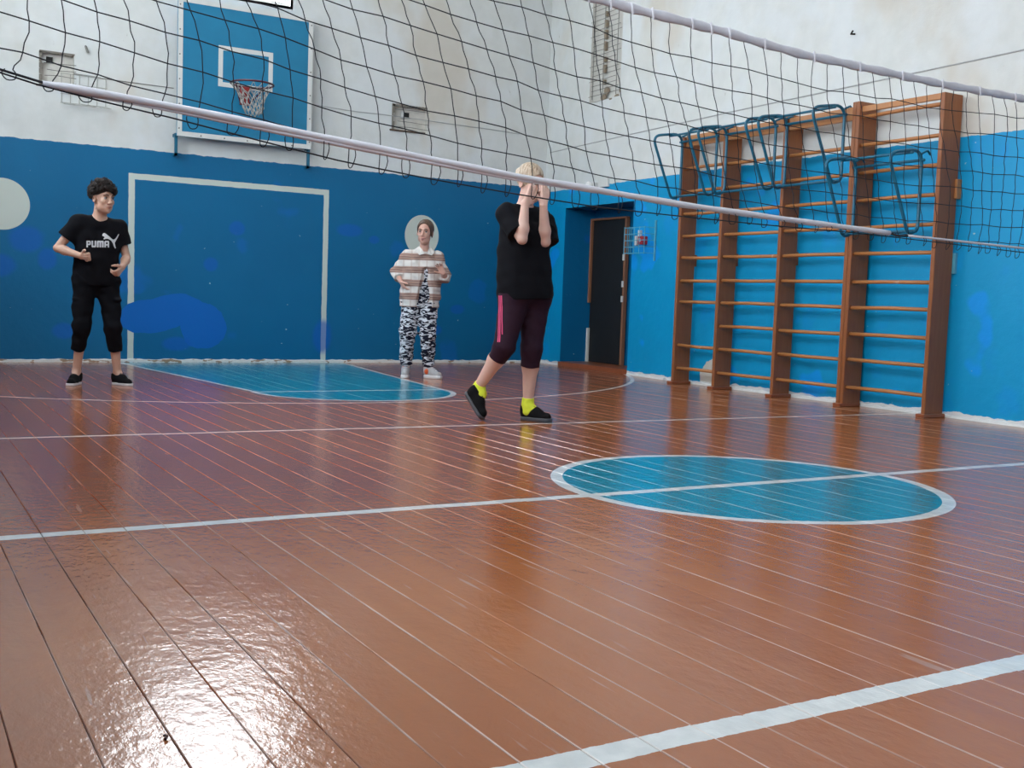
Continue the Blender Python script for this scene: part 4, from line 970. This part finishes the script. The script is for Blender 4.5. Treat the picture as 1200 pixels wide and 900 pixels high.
def mat_plaid():
    M = Mat('brown_and_cream_check', rough=.9, spec=.2); x_, y_, z_ = M.pos(True)
    zz = z_ + (M.noise(7, 2) - .5) * .012; t = (zz / .128).fract()
    broad = (t > .02) * (t < .54); fine = ((t * 11.0).fract() - .5).abs() < .22
    dark = ((t - .06).abs() < .03).mx((t - .24).abs() < .035).mx((t - .42).abs() < .025)
    c = M.mix(broad * .88, (.70, .66, .63), (.31, .155, .11)); c = M.mix(dark * .9, c, (.13, .045, .035)); c = M.mix(broad * fine * .25, c, (.75, .70, .66))
    v = ((x_ / .075).fract() - .5).abs() < .10; c = M.mix(v * .30, c, (.36, .22, .17)); M.color(c); M.bump(M.noise(200, 2), .3, .001); return M.m
PLAID = mat_plaid()
def mat_zebra():
    M = Mat('black_and_white_pattern', rough=.85, spec=.2); M.pos(True)
    n_ = M.noise(14, 2, (1.0, 1.0, 2.7), dist=1.5); M.color(M.mix(n_.step(.50, .54), (.008, .009, .022), (.66, .68, .74))); return M.m
ZEB = mat_zebra()
F = Field((-.38, -.34, .62), (.36, .28, 1.36), .005)
trunk(F, JG, inf=.030, sz=.86, shr=.55); F.cap(V3((-.065, 0, .95)), V3((-.098, 0, .69)), .122, .122, k=.06); F.cap(V3((.02, 0, .95)), V3((.045, 0, .69)), .122, .118, k=.06)
for s, b in (('R', .62), ('L', .45)):
    a, e, w_ = V3(JG['sh' + s]), V3(JG['elb' + s]), V3(JG['wr' + s]); F.cap(a, e, .060, .056, k=.04); F.cap(e, e + (w_ - e) * b, .054, .050, k=.03, flat=True); F.cap(e + (w_ - e) * (b - .06), e + (w_ - e) * (b + .04), .052, .052, k=.006, flat=True)
F.wrinkle(.006, seed=2, sc=1.3); F.plane(V3((0, 0, .70)), (0, 0, -1))
F.cap(V3((.030, .135, 1.06)), V3((.020, .150, .60)), .034, .105, k=.008, op='s'); F.cap(V3((.024, .13, 1.235)), V3((.03, .16, 1.16)), .034, .004, k=.01, op='s'); F.ell(V3((.010, .02, 1.285)), (.062, .07, .045), k=.01, op='s')
ov = fobj('overshirt', F, PLAID, girl)
CREAM = cloth('cream_collar_cloth', (.66, .64, .61)); bm = bmesh.new()
for s in (-1, 1):
    pts_ = [(.010 + s * .062, -.03, 1.292), (.010 + s * .098, .03, 1.262), (.015 + s * .092, .085, 1.240), (.022 + s * .060, .122, 1.205), (.022 + s * .014, .122, 1.218), (.016 + s * .030, .090, 1.262), (.012 + s * .056, .040, 1.292)]
    vs = [bm.verts.new([float(v) for v in V3(p)]) for p in pts_]; bm.faces.new(vs)
bmesh.ops.solidify(bm, geom=bm.faces[:], thickness=.008); mesh_obj('collar', bm, CREAM, ov)
F = Field((-.3, -.3, .66), (.3, .28, 1.3), .005); trunk(F, JG, inf=.006, sz=.86); F.cap(V3((-.03, 0, .9)), V3((-.01, .0, .72)), .093, .095, k=.05); F.plane(V3((0, 0, .72)), (0, 0, -1)); F.plane(V3((0, 0, 1.20)), (0, 0, 1))
fobj('patterned_top', F, ZEB, girl)
F = Field((-.38, -.34, .06), (.36, .28, .95), .005); F.cap(V3(JG['hipR']), V3(JG['hipL']), .115, .115, k=.05); F.cap(V3((-.08, 0, .88)), V3((.04, 0, .88)), .105, .105, k=.05)
for s in 'RL':
    h_, kn, an = V3(JG['hip' + s]), V3(JG['knee' + s]), V3(JG['ank' + s]); F.cap(h_, kn, .100, .079, k=.035); F.cap(kn, an + np.array((0, 0, .055), np.float32), .078, .062, k=.03); F.cap(an + np.array((0, 0, .07), np.float32), an + np.array((0, 0, .028), np.float32), .050, .043, k=.01, flat=True)
F.wrinkle(.006, seed=6, sc=1.4); F.plane(V3((0, 0, .75)), (0, 0, 1)); fobj('trousers', F, ZEB, girl)
GREYS = cloth('light_grey_mesh', (.42, .41, .42)); ORG = cloth('orange_cloth', (.70, .13, .05))
shoe(girl, (-.140, -.085, 0), (-.148, .135, 0), (0, 0, 1), GREYS, RUBW, thick=.034, laces=RUBW, r=.040)
s2 = shoe(girl, (.045, -.045, 0), (.212, .10, 0), (0, 0, 1), GREYS, RUBW, thick=.034, laces=RUBW, r=.040)
bm = ball(V3((.068, .012, .068)), 1); bmesh.ops.scale(bm, vec=(.026, .030, .030), space=Matrix.Translation([-float(v) for v in V3((.068, .012, .068))]), verts=bm.verts); mesh_obj('heel_patch', bm, ORG, s2, True, label='orange patch at the heel side')

# ---------------- the woman walking in the middle
wom = person(3.766, 6.171, 'blond woman in a black t-shirt and dark purple leggings hiding her face in both hands')
JW = dict(hipR=(-.130, .05, .850), hipL=(.000, -.06, .850), kneeR=(-.190, .12, .500), kneeL=(-.012, -.01, .480), ankR=(-.358, -.02, .215), ankL=(-.024, -.05, .125),
          shR=(-.205, .095, 1.362), shL=(.018, -.105, 1.355), elbR=(-.098, .215, 1.195), elbL=(.052, .080, 1.190), wrR=(-.088, .215, 1.418), wrL=(.030, .150, 1.418), toeR=(-.34, .04, .05), toeL=(.08, .0, .03))
SKW = skin('woman_skin', (.68, .43, .35)); HAIRW = hairmat('blond_hair', (.30, .20, .13), (.62, .50, .38))
F = Field((-.52, -.36, 0), (.24, .30, 1.73), .005)
trunk(F, JW, sz=.90); limbs(F, JW, 'f', sz=1.0)
hw_, RW = head_parts((-.058, .035, 1.572), math.radians(42), math.radians(14), math.radians(4))
F.cap(V3((-.100, -.01, 1.37)), V3((-.078, .02, 1.50)), .052, .048, k=.04); PW = head(F, hw_, RW, 1.0, True)
fwd = RW[1]; rgt = -RW[0]
tR = PW(-.030, .118, .048); tL = PW(.034, .118, .048)
hand(F, V3(JW['wrR']), tR + np.array((0, 0, -.0), np.float32) - V3(JW['wrR']), -fwd, -rgt * .4 + np.array((0, 0, .2)), curl=(6, 10, 8), spread=.12, sc=.98)
hand(F, V3(JW['wrL']), tL - V3(JW['wrL']), -fwd, rgt * .5, curl=(6, 10, 8), spread=.12, sc=.98)
fobj('body', F, SKW, wom)
face_parts(PW, wom, HAIRW, simple('woman_lips', (.50, .2, .18), .4))
F = Field(hw_ - .17, hw_ + .17, .004); F.ell(PW(0, -.016, .036), (.083, .101, .094), RW, k=.01); F.ell(PW(0, .100, -.025), (.066, .080, .092), RW, k=.010, op='s'); F.ell(PW(0, .0, -.15), (.1, .1, .10), RW, k=.01, op='s')
F.ell(PW(0, -.115, .045), (.036, .032, .036), RW, k=.010); fobj('hair', F, HAIRW, wom)
F = Field((-.40, -.32, .72), (.24, .32, 1.50), .005)
trunk(F, JW, inf=.016, sz=.90); F.cap(V3((-.125, .02, 1.1)), V3((-.105, .03, .80)), .120, .136, k=.08); F.cap(V3((-.07, -.02, 1.1)), V3((-.025, -.02, .80)), .120, .132, k=.08); F.ell(V3((-.06, .07, 1.235)), (.095, .075, .07), k=.06)
for s in 'RL':
    a, e = V3(JW['sh' + s]), V3(JW['elb' + s]); F.cap(a, a + (e - a) * (.80 if s == 'R' else .66), .052, .070, k=.035, flat=True, inf=.010)
F.cap(V3((.062, -.035, 1.33)), V3((.088, .012, 1.19)), .052, .058, k=.03, flat=True)
F.wrinkle(.004, seed=9); F.plane(V3((-.07, 0, .81)), (.06, 0, -1)); F.ell(V3((-.090, .01, 1.445)), (.066, .066, .050), k=.01, op='s')
fobj('t_shirt', F, BLACK, wom)
PURP = cloth('dark_purple_jersey', (.026, .010, .020), .7)
F = Field((-.40, -.32, .30), (.24, .32, .98), .005); F.cap(V3(JW['hipR']), V3(JW['hipL']), .112, .112, k=.05); F.cap(V3((-.10, .02, .93)), V3((-.02, -.03, .93)), .10, .10, k=.05)
for s, cf in (('R', (-.236, .085, .415)), ('L', (-.018, -.022, .365))):
    h_, kn = V3(JW['hip' + s]), V3(JW['knee' + s]); F.cap(h_, kn, .106, .070, k=.045); F.cap(kn, V3(cf), .069, .0625, k=.03, flat=True)
F.wrinkle(.002, seed=3, sc=1.5); F.plane(V3((0, 0, .95)), (0, 0, 1)); leg = fobj('leggings', F, PURP, wom)
PINK = cloth('pink_stripe', (.72, .10, .22))
for k in range(3):
    bm = bmesh.new(); o_ = k * .013
    pts_ = [(0, 0), (.009, 0)]
    N_ = 14; rows = []
    for i_ in range(N_ + 1):
        t = i_ / N_; v_ = .83 - .30 * t + (.05 * t * (k == 2)); u = -.238 + o_ + .012 * math.sin(t * 2) + .020 * t * t
        rows.append([bm.verts.new((u, v_, 0)), bm.verts.new((u + .008, v_, 0))])
    for i_ in range(N_): bm.faces.new((rows[i_][0], rows[i_][1], rows[i_ + 1][1], rows[i_ + 1][0]))
    lay_on(bm, leg, lambda x_, y_: V3((x_, .1, y_)), V3((.35, -1, 0)), .003, .03); mesh_obj('side_stripe', bm, PINK, leg)
SOCK = cloth('yellow_sock', (.72, .78, .06))
for s, d_ in (('R', (.02, .02, -.045)), ('L', (.0, .01, -.06))):
    an = V3(JW['ank' + s]); kn = V3(JW['knee' + s]); dd = nrm(kn - an); F = Field(an - .12, an + .12, .004)
    F.cap(an + V3(d_), an, .038, .038, k=.02); tp = an + (V3(JW['toe' + s]) - an) * .55 + np.array((0, 0, -.012), np.float32); F.cap(an + V3(d_) * .4, tp, .037, .031, k=.02); F.cap(an, an + dd * .030, .038, .0395, k=.01, flat=True); fobj('sock', F, SOCK, wom)
shoe(wom, (-.445, -.045, .175), (-.322, .055, .000), (.60, .25, .42), SUEDE, RUBG, thick=.024, laces=SUEDE, r=.041, label='raised heel shoe')
shoe(wom, (-.068, -.075, 0), (.140, .035, 0), (0, 0, 1), SUEDE, RUBG, thick=.028, laces=SUEDE, r=.041)

# ------------------------------------------------------------------ litter on the floor
for (x_, y_, s_) in ((.44, 1.935, .006),):
    bm = bmesh.new(); tube(bm, [(x_, y_, .003), (x_ + .004, y_ + .008, .005), (x_ + .002, y_ + .018, .003)], .0028, 6)
    mesh_obj('floor_debris', bm, simple('dark_crumb', (.05, .012, .008), .7), label='tiny dark red crumb on the near left floorboards', cat='debris')
